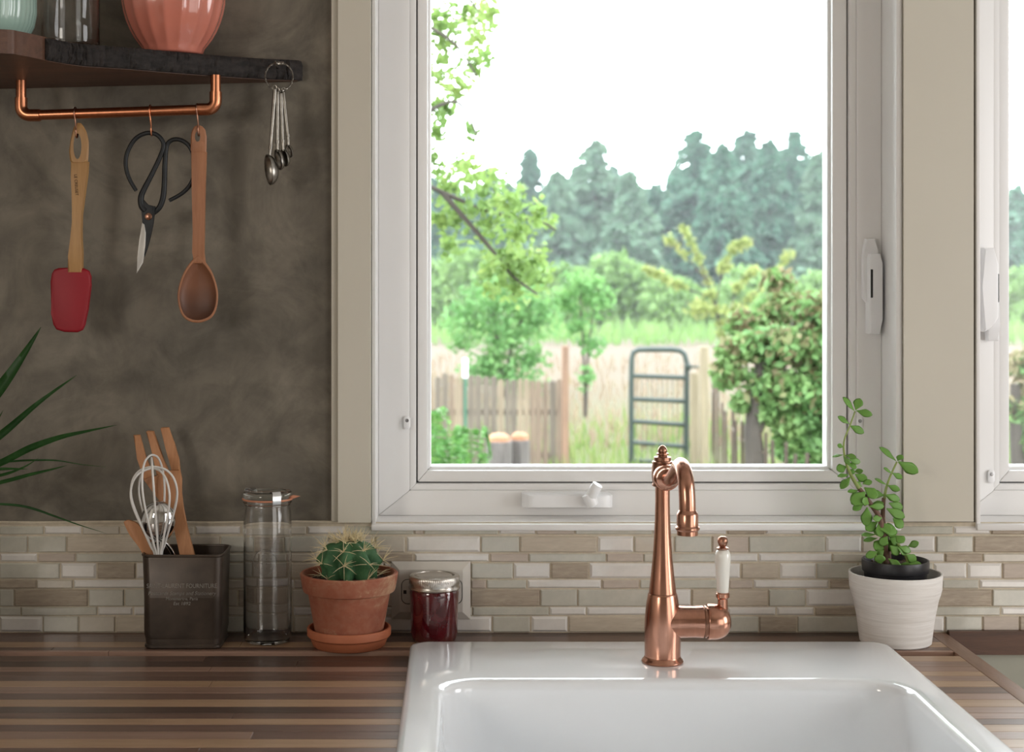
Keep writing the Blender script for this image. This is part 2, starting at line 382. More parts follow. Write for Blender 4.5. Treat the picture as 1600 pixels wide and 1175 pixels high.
def screw_clip(parent, x, z, y):
    t = B(); pts = rrect(x-.0048, x+.0048, z-.011, z+.008, .0046, 4)
    loft(t, [[(a, y, c) for a, c in pts], [(a, y-.0022, c) for a, c in pts], [(x+(a-x)*.8, y-.003, z+(c-z)*.85) for a, c in pts]])
    o = obj('screw_clip', t, M['plastic'], parent)
    obj('screw', lathe(B(), (x, y-.003, z+.002), [(0, -.0005), (.0028, -.0005), (.0026, .0008), (0, .0012)], 12, Matrix.Rotation(PI/2, 4, 'X')), M['screw'], o)
def window(n, label, xa, xb, wl, wr):
    w_ = thing('window_%d' % n, label, 'window', ((xa+xb)/2, .06, ZO), kind=S)
    wh = M['white']; z0, z1 = 1.055, 2.06
    obj('jamb', box(B(), xa-.0055, xa, -.006, .135, ZO, ZT, .0008), wh, w_)
    obj('jamb', box(B(), xb, xb+.0085, -.004, .135, ZO, ZT, .0008), wh, w_)
    obj('jamb_head', box(B(), xa, xb, -.004, .135, z1, ZT, .0008), wh, w_)
    obj('sill', box(B(), xa-.006, xb+.006, -.010, .135, ZO+.0005, z0, .002), wh, w_)
    a = mitre('frame_bar', xa, xb, z0, z1, wl, wr, .0362, .045, .07, .13, wh, w_, .0018, .004)
    b = mitre('frame_stop', a[0], a[1], a[2], a[3], .0113-.002, .0122-.002, .0112-.002, .012, .077, .13, wh, w_)
    mitre('seal', b[0], b[1], b[2], b[3], .002, .002, .002, .002, .092, .13, M['gasket'], w_, 0)
    c = mitre('sash_bar', b[0]+.002, b[1]-.002, b[2]+.002, b[3]-.002, .0150, .0215, .0170, .025, .084, .13, wh, w_, .0022)
    d = mitre('glazing_bead', *c[:2], *c[2:], .0044, .0040, .0042, .0044, .093, .13, wh, w_, .0012, .006)
    obj('pane', box(B(), d[0]-.001, d[1]+.001, .103, .107, d[2]-.001, d[3]+.001), M['pane'], w_, smooth=False)
    return w_
w1 = window(1, 'large white framed window above the sink with garden view', -.118, .620, .0457, .0354)
w2 = window(2, 'second white framed window partly cut off at the right edge', .7390, 1.46, .0470, .0354)
P1 = lambda px, py: ((px-CX)*2.252/F, HC-(py-CY)*2.252/F)
x, z = P1(1350, 381); latch(w1, x, z, 1, .0705)
x, z = P1(1526, 388); latch(w2, x, z, -1, .0705)
for wn, px, py in ((w1, 636, 659), (w1, 1344, 660), (w2, 1549, 743)):
    x, z = P1(px, py); screw_clip(wn, x, z, .0715 if px != 1344 else .0735)
# crank operator on the bottom frame bar of window 1
t = B(); u = 2.24/F
cp = lambda px, py: ((px-CX)*u, HC-(py-CY)*u)
def crank_loop(y, ins, dz=0):
    pts = [(816, 771), (823, 770), (950, 770), (957, 774), (957, 793), (816, 793)]
    cx_, cz_ = 886, 782
    return [(cp(cx_+(a-cx_)*(1-ins), 0)[0], y, cp(0, cz_+(b-cz_)*(1-ins)+dz)[1]) for a, b in pts]
loft(t, [crank_loop(.0715, 0), crank_loop(.060, 0), crank_loop(.054, .06), crank_loop(.050, .22, 1)])
cr = obj('crank_base', t, M['plastic'], w1)
t = B(); tube(t, spline([W(921, 786, 2.226), W(922, 778, 2.222), W(929, 765, 2.216), W(934, 757, 2.214)], 6), [.0075, .0082, .0085, .0078], 14)
lathe(t, W(922, 780, 2.222), [(0, -.012), (.0088, -.010), (.0098, 0), (.0088, .008), (0, .010)], 16, Matrix.Rotation(math.radians(-25), 4, 'Y'))
obj('crank_handle', t, M['plastic'], cr)
# ------------------------------------------------------------------ worktop of glued strips
wt = thing('worktop', 'butcher block worktop of brown and tan wood strips', 'worktop', (-.5, -.3, .86))
YB = [987.6, 994, 1003, 1011, 1016, 1025, 1033, 1042, 1049, 1056, 1064, 1073, 1083, 1093, 1104, 1114, 1123, 1132, 1143, 1155, 1168, 1180, 1192, 1205, 1222]
TL = 'EDLDMDEMDDLMDLDDLDMLDMLD'  # first, darkest tone: shade along the window wall put into the wood colour
TR = 'EDMLDLMRLMLDRLMRDLMLRMLD'  # right of the sink: brighter light there put into paler strip tones
def strip(x0, x1, y0, y1, m):
    obj('strip', box(B(), x0, x1, y0+.0001, y1-.0001, .862, .9, .0005, 1), m, wt, smooth=False)
SX0, SX1 = -.0605, .5705
for i in range(len(YB)-1):
    dA, dB = 1195.2/(YB[i]-CY), 1195.2/(YB[i+1]-CY); y1, y0 = min(dA-D, -.0008), dB-D
    if y1 > -.115 and y0 < -.115: y0 = max(y0, -.115)
    def run(xa, xb, tone, first):
        cuts = [xa]; x = xa+random.uniform(.3, 1.0)
        while x < xb-.15: cuts.append(x); x += random.uniform(.5, 1.1)
        cuts.append(xb)
        for j in range(len(cuts)-1):
            k = tone
            if j and tone != 'L': k = random.choice({'E': 'ED', 'D': 'DDE', 'M': 'MRD', 'R': 'RM'}[tone])
            strip(cuts[j]+.0002, cuts[j+1]-.0002, y0, y1, WD[k])
    if y0 >= -.1151: run(-1.9, .6665, TL[i], 0)
    else: run(-1.9, SX0, TL[i], 0); run(SX1, .6665, TR[i], 1)
obj('end_board', box(B(), .6668, .6905, -.648, -.0008, .862, .9, .0008), M['board_end'], wt)
for xa, xb, lb, nd in ((-1.9, -.075, 'painted base cabinet under the left worktop', 3), (.585, .688, 'narrow painted base cabinet right of the sink', 1)):
    cbn = thing('base_cabinet', lb, 'cabinet', ((xa+xb)/2, -.3, 0))
    obj('body', box(B(), xa, xb, -.61, -.02, 0, .8615, .002), M['cabinet'], cbn)
    for j in range(nd):
        ww = (xb-xa)/nd; a, b = xa+j*ww+.004, xa+(j+1)*ww-.004
        dr = obj('door', box(B(), a, b, -.63, -.611, .1, .85, .003), M['cabinet'], cbn)
        obj('knob', lathe(B(), (b-.03, -.63, .78), [(0, 0), (.006, 0), (.006, .012), (.013, .018), (.012, .026), (0, .028)], 16, Matrix.Rotation(PI/2, 4, 'X')), M['copper'], dr)
# ------------------------------------------------------------------ sink
def L3(pts, z): return [(x, y, z) for x, y in pts]
sk = thing('kitchen_sink', 'white glazed farmhouse sink set into the worktop', 'sink', (.255, -.43, .66))
o = lambda i, r=.022: rrect(-.0655+i, .5755-i, -.772+i, -.112-i, r)
n_ = lambda i, r=.05: rrect(-.0205+i, .5335-i, -.715+i, -.3185-i, r)
t = B()
loft(t, [L3(o(.008), .66), L3(o(.008), .9003), L3(o(0), .9006), L3(o(0), .9085), L3(o(.0012), .9118), L3(o(.004), .9138), L3(o(.009), .9146),
         L3(n_(-.014, .06), .9140), L3(n_(-.006, .054), .9128), L3(n_(-.0015, .051), .909), L3(n_(0), .902), L3(n_(.003), .85), L3(n_(.010), .74), L3(n_(.020), .71), L3(n_(.045), .692), L3(n_(.08, .04), .688)])
obj('basin', t, M['porcelain'], sk, angle=50)
obj('drain', lathe(B(), (.2565, -.52, .688), [(0, .001), (.03, .001), (.034, .004), (.042, .003), (.044, .0005), (0, .0004)], 32), M['steel'], sk)
# ------------------------------------------------------------------ faucet
FD = 1.953; fx = (1035.2-CX)*FD/F; fy = FD-D; zf = .9146; fk = FD/F/2.8
fz = lambda yc: HC-((660+yc/2.8)-CY)*FD/F
fa = thing('kitchen_faucet', 'brushed copper faucet with hooked spout and white porcelain lever on the sink', 'faucet', (fx, fy, zf))
cpm = M['copper']
sc_h = (fz(100)-zf)/(fz(100)-fz(1052))
zz = lambda yc: zf+(fz(yc)-fz(1052))*sc_h
pr = lambda L: [(hw*fk, zz(y)) for hw, y in L]
obj('base_ring', lathe(B(), (fx, fy, 0), [(0, zf)]+pr([(89, 1052), (91, 1047), (88, 1040), (82, 1034), (79, 1026)])+[(0, zz(1026))]), cpm, fa)
obj('body', lathe(B(), (fx, fy, 0), [(0, zz(1030))]+pr([(78, 1030), (79, 960), (79, 900), (77, 850), (71, 795), (65, 760), (63, 752), (61, 749)])+[(0, zz(749))], 56), cpm, fa)
obj('neck', lathe(B(), (fx, fy, 0), [(0, zz(748))]+pr([(60, 748), (59, 735), (51, 670), (43, 590), (37, 500), (33.5, 420), (32, 350), (32, 276)])+[(0, zz(276))], 48), cpm, fa)
obj('collar', lathe(B(), (fx, fy, 0), [(0, zz(281))]+pr([(40, 281), (46, 277), (46, 270), (44, 265), (47, 245), (48, 220), (47, 195), (44, 178), (46, 174), (45, 170), (38, 167), (38, 152), (35, 150), (28, 150)])+[(0, zz(150))], 40), M['copperdark'], fa)
obj('finial', lathe(B(), (fx, fy, 0), [(0, zz(152))]+pr([(24, 152), (20, 145), (27, 140), (27, 135), (18, 132), (21, 126), (20, 118), (15, 108), (8, 101)])+[(0, zz(99.5))], 32), M['copperdark'], fa)
pth = spline([(fx+.003, fy-.008, zz(232)), (fx+.0045, fy-.028, zz(236)), (fx+.007, fy-.045, zz(222)), (fx+.009, fy-.063, zz(186)), (fx+.0105, fy-.084, zz(160)+.002), (fx+.0115, fy-.103, zz(166)), (fx+.0125, fy-.118, zz(210)), (fx+.013, fy-.1235, zz(275)), (fx+.0132, fy-.1245, zz(335))], 8)
obj('spout', tube(B(), pth, [.0092, .0092, .0095, .0098, .0100], 28), cpm, fa)
obj('spout_nut', lathe(B(), (fx+.003, fy-.0135, zz(233)), [(0, -.002), (.0165, -.002), (.0172, .002), (.0165, .006), (.0145, .0075), (.0135, .0125), (.010, .014), (0, .014)], 36, Matrix.Rotation(math.radians(98), 4, 'X')), cpm, fa)
e = pth[-1]
nz = obj('nozzle', lathe(B(), (e.x, e.y, 0), [(0, e.z+.004), (.0100, e.z+.004), (.0118, e.z+.001), (.0128, e.z-.001), (.0128, e.z-.0145), (.0145, e.z-.0165), (.0145, e.z-.0185), (.0128, e.z-.0205), (.0124, e.z-.0205), (.0124, e.z-.0255), (.0105, e.z-.0255), (.0100, e.z-.020), (0, e.z-.020)], 40), cpm, fa)
RXm = Matrix.Rotation(PI/2, 4, 'Y'); hz = zz(875); hk = fk
obj('handle_arm', lathe(B(), (fx, fy, hz), [(0, 20*hk), (74*hk, 20*hk), (72*hk, 60*hk), (69*hk, 84*hk), (68*hk, 140*hk), (70*hk, 172*hk), (70*hk, 176*hk), (0, 176*hk)], 44, RXm), cpm, fa)
obj('handle_seam', lathe(B(), (fx, fy, hz), [(0, 175*hk), (64*hk, 175*hk), (64*hk, 181*hk), (70*hk, 181*hk), (70*hk, 190*hk), (64*hk, 190*hk), (64*hk, 196*hk), (0, 196*hk)], 44, RXm), M['copperdark'], fa)
obj('handle_cap', lathe(B(), (fx, fy, hz), [(0, 195*hk), (76*hk, 195*hk), (78*hk, 200*hk), (78*hk, 215*hk), (77*hk, 235*hk), (72*hk, 255*hk), (63*hk, 273*hk), (48*hk, 287*hk), (28*hk, 296*hk), (0, 299*hk)], 44, RXm), cpm, fa)
lx = fx+(637-374)*fk
lv = obj('lever', lathe(B(), (lx, fy, 0), [(0, zz(850))]+pr([(23, 850), (22, 790), (22, 775), (26, 770), (30, 767), (30, 752), (27, 749), (28, 746)])+[(0, zz(746))], 32), cpm, fa, label='copper lever stem')
obj('lever_grip', lathe(B(), (lx, fy, 0), [(0, zz(747))]+pr([(25, 747), (27, 720), (32, 640), (35, 600), (34, 580), (29, 565), (20, 558)])+[(0, zz(558))], 32), M['ceramic'], lv)
obj('lever_knob', lathe(B(), (lx, fy, 0), [(0, zz(559))]+pr([(18, 559), (26, 556), (27, 551), (20, 547), (13, 545), (17, 539), (22, 528), (23, 520), (20, 508), (12, 501)])+[(0, zz(499))], 28), M['copperdark'], lv)
# ------------------------------------------------------------------ outlet behind the jam jar
oc = thing('wall_outlet', 'pale outlet plate with sloping edges on the tiles behind the jam jar', 'outlet', W(672, 920, D))
x0, x1 = (612-CX)*D/F, (735-CX)*D/F; z0, z1 = HC-(966-CY)*D/F, HC-(876-CY)*D/F
t = B(); loft(t, [[(a, y, c) for a, c in ((x0+i, z0+i), (x1-i, z0+i), (x1-i, z1-i), (x0+i, z1-i))] for i, y in ((0, -.0048), (0, -.0062), (.011, -.0105))])
obj('cover_plate', t, M['outlet'], oc, smooth=False)
for px in (648, 702):
    c = W(px, 922, D); q = rrect(c.x-.0175, c.x+.0175, c.z-.0165, c.z+.0165, .008, 4); t = B()
    loft(t, [[(a, -.0104, b) for a, b in q], [(a, -.0112, b) for a, b in q]])
    so = obj('socket', t, M['outlet'], oc)
    obj('socket_gap', tube(B(), [(a, -.0106, b) for a, b in rrect(c.x-.0183, c.x+.0183, c.z-.0173, c.z+.0173, .0085, 4)], .0006, 4, closed=True), M['darkhole'], so)
    for dx, dz, a, b in ((-.0135, -.0005, .0022, .0026), (.004, .006, .0035, .0008), (.004, -.006, .0035, .001)):
        obj('slot', box(B(), c.x+dx-a, c.x+dx+a, -.01135, -.0105, c.z+dz-b, c.z+dz+b), M['darkhole'], so, smooth=False)
# ------------------------------------------------------------------ tin utensil holder and its utensils
zc = .9002
ti = thing('utensil_tin', 'dark square metal tin with stamped lettering holding wooden utensils', 'tin', ((284-CX)*2.11/F, -.065, zc))
xl, xr = (223.5-CX)*2.079/F, (345-CX)*2.079/F; ya, yb = 2.079-D, 2.158-D; zt = 1.0285
t = B(); fl = .0022
tl = lambda i, z, r=.012: L3(rrect(xl+i, xr-i, ya+i, yb-i, r), z)
loft(t, [tl(.002, zc), tl(0, zc+.002), tl(0, zc+.005), tl(.0012, zc+.0062), tl(.0004, zc+.03), tl(-fl, zt-.004), tl(-fl+.0014, zt-.002), tl(-fl+.0016, zc+.02), tl(.003, zc+.004)])
obj('tin_body', t, M['tin'], ti)
tr_ = [(x, y, zt-.0015) for x, y in rrect(xl-fl, xr+fl, ya-fl, yb+fl, .013)]
obj('rolled_rim', tube(B(), tr_, .0018, 8, closed=True), M['tin'], ti)
def text(body, loc, size, m, parent, name='lettering', rot=(PI/2, 0, 0), shear=0, ext=.0003, width=None):
    c = bpy.data.curves.new(name, 'FONT'); c.body = body; c.size = size; c.align_x = 'CENTER'; c.align_y = 'CENTER'; c.extrude = ext; c.shear = shear; c.resolution_u = 3
    o = bpy.data.objects.new(name, c); COL.objects.link(o); bpy.context.view_layer.update()
    me = bpy.data.meshes.new_from_object(o.evaluated_get(bpy.context.evaluated_depsgraph_get()))
    bpy.data.objects.remove(o); bpy.data.curves.remove(c); me.name = name
    xs = [v.co.x for v in me.vertices]; sx = width/max(max(xs)-min(xs), 1e-6) if width else 1
    me.transform(Matrix.Translation(loc) @ Matrix.Rotation(rot[1], 4, 'Y') @ Matrix.Rotation(PI/2, 4, 'X') @ Matrix.Diagonal((sx, 1, 1, 1)))
    me.materials.clear(); me.materials.append(m)
    return link(bpy.data.objects.new(name, me), parent)
xm = (xl+xr)/2; pz = lambda py: HC-(py-CY)*2.079/F
yt = ya-.0007
for s, py, sz, wd, sh in (('SAINT-LAURENT FOURNITURE', 915.5, .0085, .095, 0), ('Postcards Stamps and Stationery', 927, .0072, .092, .25), ('Montmartre, Paris', 935.5, .006, .043, .1), ('Est 1892', 943, .0062, .023, .15)):
    text(s, (xm, yt-.0007*(pz(py)-zc)/.13, pz(py)), sz, M['tinlight'], ti, shear=sh, width=wd)
# wooden fork
q5 = lambda L: [(180+x/5.343, 660+y/5.343) for x, y in L]
fk_ = thing('wooden_fork', 'orange wooden three-tined fork standing in the metal tin', 'fork', W(280, 860, 2.125))
lean = lambda py: (850-py)*.00012
body = q5([(430, 720), (340, 615), (285, 545), (235, 480), (305, 445), (345, 462), (380, 430), (440, 408), (470, 398), (540, 400), (555, 470), (553, 600), (556, 720), (600, 880), (660, 1110), (730, 1480), (620, 1480), (540, 1110), (500, 880)])
obj('handle', prism(B(), body, 2.122, .007, .0018, lean=lean), M['beech'], fk_)
for L in ([(150, 107), (205, 103), (255, 290), (300, 400), (306, 448), (235, 482), (180, 300)], [(255, 80), (268, 70), (320, 73), (372, 260), (440, 392), (442, 410), (380, 432), (345, 462), (335, 380), (300, 230)], [(375, 52), (388, 42), (445, 42), (490, 170), (530, 310), (541, 402), (468, 400), (425, 240)]):
    obj('tine', prism(B(), q5(L), 2.122, .0068, .0018, lean=lean), M['beech'], fk_)
# small wooden spoon
ws = thing('wooden_spatula', 'short orange wooden spatula leaning out of the left side of the tin', 'spatula', W(240, 870, 2.1))
obj('blade', prism(B(), smooth_poly(q5([(68, 832), (95, 818), (140, 826), (190, 850), (240, 930), (325, 1105), (430, 1450), (370, 1480), (235, 1110), (120, 940)]), 4), 2.10, .006, .0018), M['beech'], ws)
# ladle
la = thing('metal_ladle', 'shiny chrome ladle behind the white whisk in the tin', 'ladle', W(262, 862, 2.115))
lm = Matrix.Rotation(math.radians(70), 4, 'X') @ Matrix.Rotation(math.radians(-8), 4, 'Y')
c = W(246.5, 816, 2.105); R = .0245
pf = [(R*math.sin(a), R*.72*(1-math.cos(a))) for a in [PI/2*k/10 for k in range(11)]]
pfi = [(r*.955, z+.0012) for r, z in pf][::-1]
Ml = Matrix.Translation(c) @ Matrix.Rotation(math.radians(14), 4, 'Y') @ Matrix.Diagonal((1, 1, 1.28, 1)) @ Matrix.Rotation(math.radians(-78), 4, 'X')
t = B(); lathe(t, (0, 0, 0), [(r, -z) for r, z in [(r, R*.72-z) for r, z in pf]]+[(r, -(R*.72-z)) for r, z in pfi], 36); t.transform(Ml)
obj('bowl', t, M['chrome'], la, angle=60)
t = B(); tube(t, spline([W(256, 846, 2.098), W(262, 853, 2.102), W(271, 870, 2.108), W(283, 915, 2.115), W(290, 990, 2.12)], 6), [.0028, .0034, .0036], 12)
obj('handle', t, M['chrome'], la)
# whisk
wk = thing('whisk', 'white wire balloon whisk standing upright in the tin', 'whisk', W(247, 868, 2.09))
top, bot = W(236.5, 711, 2.092), W(247.5, 868, 2.092); ax = (bot-top); Lk = ax.length; ax.normalize()
ux = Vector((1, 0, 0)); ux = (ux-ax*ux.dot(ax)).normalized(); uy = ax.cross(ux)
prof = [(0, 0), (.3, .012), (.62, .05), (.88, .14), (1, .27), (.97, .40), (.80, .56), (.55, .74), (.3, .9), (.15, 1.0), (.12, 1.35)]
for k, a in enumerate((8, 40, 78, 108, 150)):
    wv = .0325*(1 if a < 60 or a > 130 else .92); dirv = ux*math.cos(math.radians(a))+uy*math.sin(math.radians(a))
    off = ax*(.002*(k % 3)+(.016 if abs(dirv.x) > .7 else 0)); sgn = [(-h, z) for h, z in prof[::-1]]+prof[1:]
    P = [top+ax*(z*Lk)+off*max(0, 1-z*1.4)+dirv*(h*wv) for h, z in sgn]
    obj('wire', tube(B(), spline(P, 5), .00150, 8), M['whisk'], wk)
obj('handle', tube(B(), [top+ax*(Lk*1.28), top+ax*(Lk*1.40), top+ax*(Lk*1.75)], [.005, .006, .0055], 16), M['steel'], wk)
# ------------------------------------------------------------------ tall glass jar
JD = 2.126; jc = W(418, 900, JD); k = JD/F
gj = thing('tall_glass_jar', 'tall empty clear glass jar with orange rubber ring and clips', 'jar', (jc.x, jc.y, zc))
zj = lambda py: HC-(py-CY)*k
outp = [(0, zc), (.026, zc), (.0305, zc+.002), (.0328, zc+.007), (.0332, zc+.02), (.0332, zj(840)), (.0332, zj(815)), (.0325, zj(800)), (.0312, zj(790)), (.0318, zj(786)), (.0335, zj(784)), (.0335, zj(780.5))]
inp = [(.0288, zj(780.5)), (.0285, zj(792)), (.0306, zj(805)), (.0312, zj(840)), (.0310, zc+.016), (.0290, zc+.007), (.02, zc+.004), (0, zc+.005)]
obj('glass_body', lathe(B(), (jc.x, jc.y, 0), outp+inp, 64), M['glass'], gj)
obj('rubber_ring', lathe(B(), (jc.x, jc.y, 0), [(.0305, zj(780.2)), (.0345, zj(780.2)), (.0350, zj(779)), (.0345, zj(777.6)), (.0305, zj(777.6))], 48, closed=True), M['rubber'], gj)
t = B(); prism(t, [(447, 776.5), (458, 774), (469, 775.5), (459, 779), (447, 780.5)], JD-.005, .004, .0005); obj('ring_tab', t, M['rubber'], gj)
obj('glass_lid', lathe(B(), (jc.x, jc.y, 0), [(0, zj(777.4)), (.0335, zj(777.4)), (.0340, zj(775)), (.0335, zj(769)), (.032, zj(767)), (.026, zj(766.5)), (.024, zj(769)), (0, zj(769.5))], 64), M['greenglass'], gj)
for a in (-62, 150):
    ca, sa = math.cos(math.radians(a)), math.sin(math.radians(a)); t = B()
    P = [(.0235, zj(767.8)), (.0265, zj(764.8)), (.033, zj(764.8)), (.0352, zj(768)), (.0352, zj(783)), (.0342, zj(785.5)), (.0352, zj(787.5))]
    for (r1, z1), (r2, z2) in zip(P, P[1:]):
        vs = [Vector((jc.x+r*ca-s*sa, jc.y+r*sa+s*ca, z)) for r, z in ((r1, z1), (r2, z2)) for s in (-.006, .006)]
        t.faces.new([t.verts.new(vs[i]) for i in (0, 1, 3, 2)])
    bmesh.ops.remove_doubles(t, verts=t.verts, dist=1e-5)
    bmesh.ops.solidify(t, geom=t.faces, thickness=.0007)
    obj('clip', t, M['steel'], gj)
# moulded strawberry emblem on the glass
t = B(); ec = (JD, 868)
def onjar(px, py, e=.0003):
    x = (px-418)*k; return Vector((jc.x+x, jc.y-math.sqrt(max(1e-8, (.0332+e)**2-x*x)), zj(py)))
tube(t, [onjar(418+18*math.cos(a)*(1-.25*max(0, -math.sin(a))), 872-20*math.sin(a)) for a in [2*PI*i/28 for i in range(28)]], .0006, 6, closed=True)
for s in (-1, 1): tube(t, spline([onjar(418, 853), onjar(418+s*8, 856), onjar(418+s*15, 862), onjar(418+s*8, 860), onjar(418, 858)], 4), .0005, 5)
for i in range(12):
    lathe(t, onjar(407+(i % 4)*7, 867+(i//4)*7), [(0, -.0009), (.0009, 0), (0, .0009)], 6)
obj('moulded_emblem', t, M['glass'], gj)
# ------------------------------------------------------------------ cactus in terracotta
PD = 2.103; pc = W(545.5, 900, PD); k = PD/F; zp = lambda py: HC-(py-CY)*k
sa_ = thing('terracotta_saucer', 'orange terracotta saucer under the cactus pot', 'saucer', (pc.x, pc.y, zc))
s0 = zc
obj('saucer_dish', lathe(B(), (pc.x, pc.y, 0), [(0, s0), (.047, s0), (.0495, s0+.002), (.0535, s0+.0125), (.0555, s0+.0135), (.0572, s0+.0155), (.0575, s0+.0245), (.0565, s0+.026), (.0542, s0+.026), (.0525, s0+.022), (.048, s0+.0065), (0, s0+.006)], 64), M['saucer'], sa_)
pt = thing('potted_cactus', 'small round spiny cactus in a weathered terracotta pot', 'plant', (pc.x, pc.y, s0+.0063))
b0 = s0+.0063; zr = zp(893.5)
pp = [(0, b0), (.0425, b0), (.0445, b0+.0015), (.0565, zr-.0265), (.0585, zr-.0255), (.0625, zr-.0245), (.0635, zr-.022), (.0668, zr-.004), (.0670, zr-.0015), (.0655, zr), (.0625, zr), (.0608, zr-.002), (.0590, zr-.014), (.0560, zr-.016), (0, zr-.0165)]
obj('pot', lathe(B(), (pc.x, pc.y, 0), pp, 72), M['terra'], pt)
t = B(); lathe(t, (pc.x, pc.y, 0), [(0, zr-.006), (.025, zr-.0065), (.045, zr-.0085), (.0575, zr-.0115), (.0585, zr-.0155), (0, zr-.016)], 40)
for i in range(70):
    a, r = random.uniform(0, 2*PI), random.uniform(.035, .055); lathe(t, (pc.x+r*math.cos(a), pc.y+r*math.sin(a), zr-.0085), [(0, -.002), (random.uniform(.0008, .002), 0), (0, .0018)], 5)
obj('soil', t, M['soil'], pt)
ck = W(546, 880, PD); nr = 8
NCa = 12; zb_, ztp = zr-.0115, zp(843)
def cact(a, f):
    """rib surface point: f 0 bottom .. 1 crown"""
    h = zb_+(ztp-zb_)*math.sin(min(1, f*1.0)*PI/2)**.9
    R0 = .0355*(math.sin(PI*(.30+.70*f)) if f > .3 else .80+.215*f/.3)
    R0 = max(R0, .002)
    rr = R0*(1+.27*math.cos(nr*a+2.2*f)*(1-.3*f)*(1+.25*math.cos(2*PI*3.2*f)))
    return Vector((ck.x+rr*math.cos(a), ck.y+rr*math.sin(a), h-.004*max(0, f-.85)/.15))
t = B(); n1, n2 = 108, 26
G = [[t.verts.new(cact(2*PI*i/n1, j/n2)) for i in range(n1)] for j in range(n2+1)]
for j in range(n2):
    for i in range(n1): t.faces.new((G[j][i], G[j][(i+1) % n1], G[j+1][(i+1) % n1], G[j+1][i]))
t.faces.new(G[-1]); t.faces.new(G[0][::-1])
obj('cactus_body', t, M['cactus'], pt, angle=70)
t = B(); cc = Vector((ck.x, ck.y, (zb_+ztp)/2-.006))
for ri in range(nr):
    for f in (.06, .31, .58, .80, .93):
        a = (2*PI*ri-2.2*f)/nr; p = cact(a, f); nrm = (p-cc).normalized()
        lathe(t, p, [(0, -.001), (.0013, 0), (0, .001)], 6)
        for s in range(10 if f > .3 else 6):
            dv = (nrm*random.uniform(.5, 1.1)+Vector((random.gauss(0, 1), random.gauss(0, 1), random.gauss(.25, .9)))*.95).normalized()
            ln = random.uniform(.013, .026); mid = p+dv*ln*.5+Vector((0, 0, .001))
            tube(t, [p-dv*.001, mid, p+dv*ln], [.00048, .0004, .0001], 4)
o_ = obj('spines', t, M['spine'], pt); o_['kind'] = 'stuff'
# ------------------------------------------------------------------ jam jar
JD = 2.134; jc = W(678.5, 900, JD); k = JD/F; zj = lambda py: HC-(py-CY)*k
jj = thing('jam_jar', 'small jar of dark red jam with a silver screw lid', 'jar', (jc.x, jc.y, zc))
z9 = zj(917)
obj('filled_glass', lathe(B(), (jc.x, jc.y, 0), [(0, zc), (.0265, zc), (.0300, zc+.002), (.0315, zc+.006), (.0325, zc+.012), (.0340, z9-.014), (.0345, z9-.006), (.0335, z9-.0015), (.0325, z9), (0, z9)], 64), M['jam'], jj)
zt_ = zj(897.5); rib = lambda a, i: 1+(.006*math.cos(90*a) if i in (6, 7, 8) else 0)
obj('screw_band', lathe(B(), (jc.x, jc.y, 0), [(.0330, z9-.002), (.0352, z9-.002), (.0360, z9-.0005), (.0352, z9+.0015), (.0346, z9+.003), (.0352, z9+.0055), (.0351, z9+.008), (.0351, z9+.011), (.0351, zt_-.0025), (.0340, zt_-.0006), (.0315, zt_), (.0285, zt_-.0002), (.0280, zt_-.001), (.0280, zt_-.003), (.0330, zt_-.004)], 360, rib=rib, closed=True), M['lid'], jj)
obj('lid_disc', lathe(B(), (jc.x, jc.y, 0), [(0, zt_-.0012), (.020, zt_-.0012), (.022, zt_-.0006), (.0245, zt_-.0006), (.0265, zt_-.0025), (.0300, zt_-.003), (.0300, zt_-.0038), (0, zt_-.0038)], 64), M['lid'], jj)
# ------------------------------------------------------------------ white pot with jade plant
VD = 2.122; vc = W(1399, 900, VD); k = VD/F; zv = lambda py: HC-(py-CY)*k
wp = thing('white_planter', 'white brushed plant pot on the worktop corner beside the sink', 'pot', (vc.x, vc.y, zc))
obj('pot_wall', lathe(B(), (vc.x, vc.y, 0), [(0, zc), (.0465, zc), (.0482, zc+.0015), (.0525, zc+.035), (.0575, zc+.061), (.0600, zc+.068), (.0620, zc+.076), (.0630, zv(896)), (.0628, zv(894)), (.0615, zv(893.3)), (.0600, zv(894)), (.0590, zv(900)), (.0545, zv(935)), (.043, zc+.01), (0, zc+.006)], 72), M['whitepot'], wp)
jp = thing('jade_plant', 'young jade plant with small round leaves in a black inner pot', 'plant', (vc.x, vc.y, zc+.012))
zn = zv(874)
np_ = obj('nursery_pot', lathe(B(), (vc.x, vc.y, 0), [(0, zc+.0065), (.031, zc+.0065), (.033, zc+.009), (.0425, zv(893)), (.0445, zv(892)), (.0452, zv(890)), (.0455, zv(878)), (.0450, zn), (.0435, zn+.0003), (.0425, zn-.001), (.0415, zn-.012), (0, zn-.0125)], 60), M['blackpot'], jp)
t = B(); lathe(t, (vc.x, vc.y, 0), [(0, zn-.005), (.03, zn-.0065), (.0414, zn-.009), (.0412, zn-.0122), (0, zn-.0124)], 32)
for i in range(50):
    a, r = random.uniform(0, 2*PI), random.uniform(.01, .04); lathe(t, (vc.x+r*math.cos(a), vc.y+r*math.sin(a), zn-.0065), [(0, -.002), (random.uniform(.001, .0025), 0), (0, .002)], 5)
obj('soil', t, M['soil'], jp)
a5 = lambda x, y: (1300+x/7.343, 620+y/7.343); a6 = lambda x, y: (1310+x/6.912, 760+y/6.912)
def stem(pts, r, m, dep):
    P = [W(px, py, VD+d_) for (px, py), d_ in zip(pts, dep)]
    return obj('stem', tube(B(), spline(P, 6), r, 10), m, jp)
ls = [a6(515, 850), a6(500, 620), a6(470, 430), a6(430, 310), a6(330, 165), a5(310, 1050), a5(200, 860), a5(140, 650), a5(140, 500), a5(205, 330), a5(265, 165)]
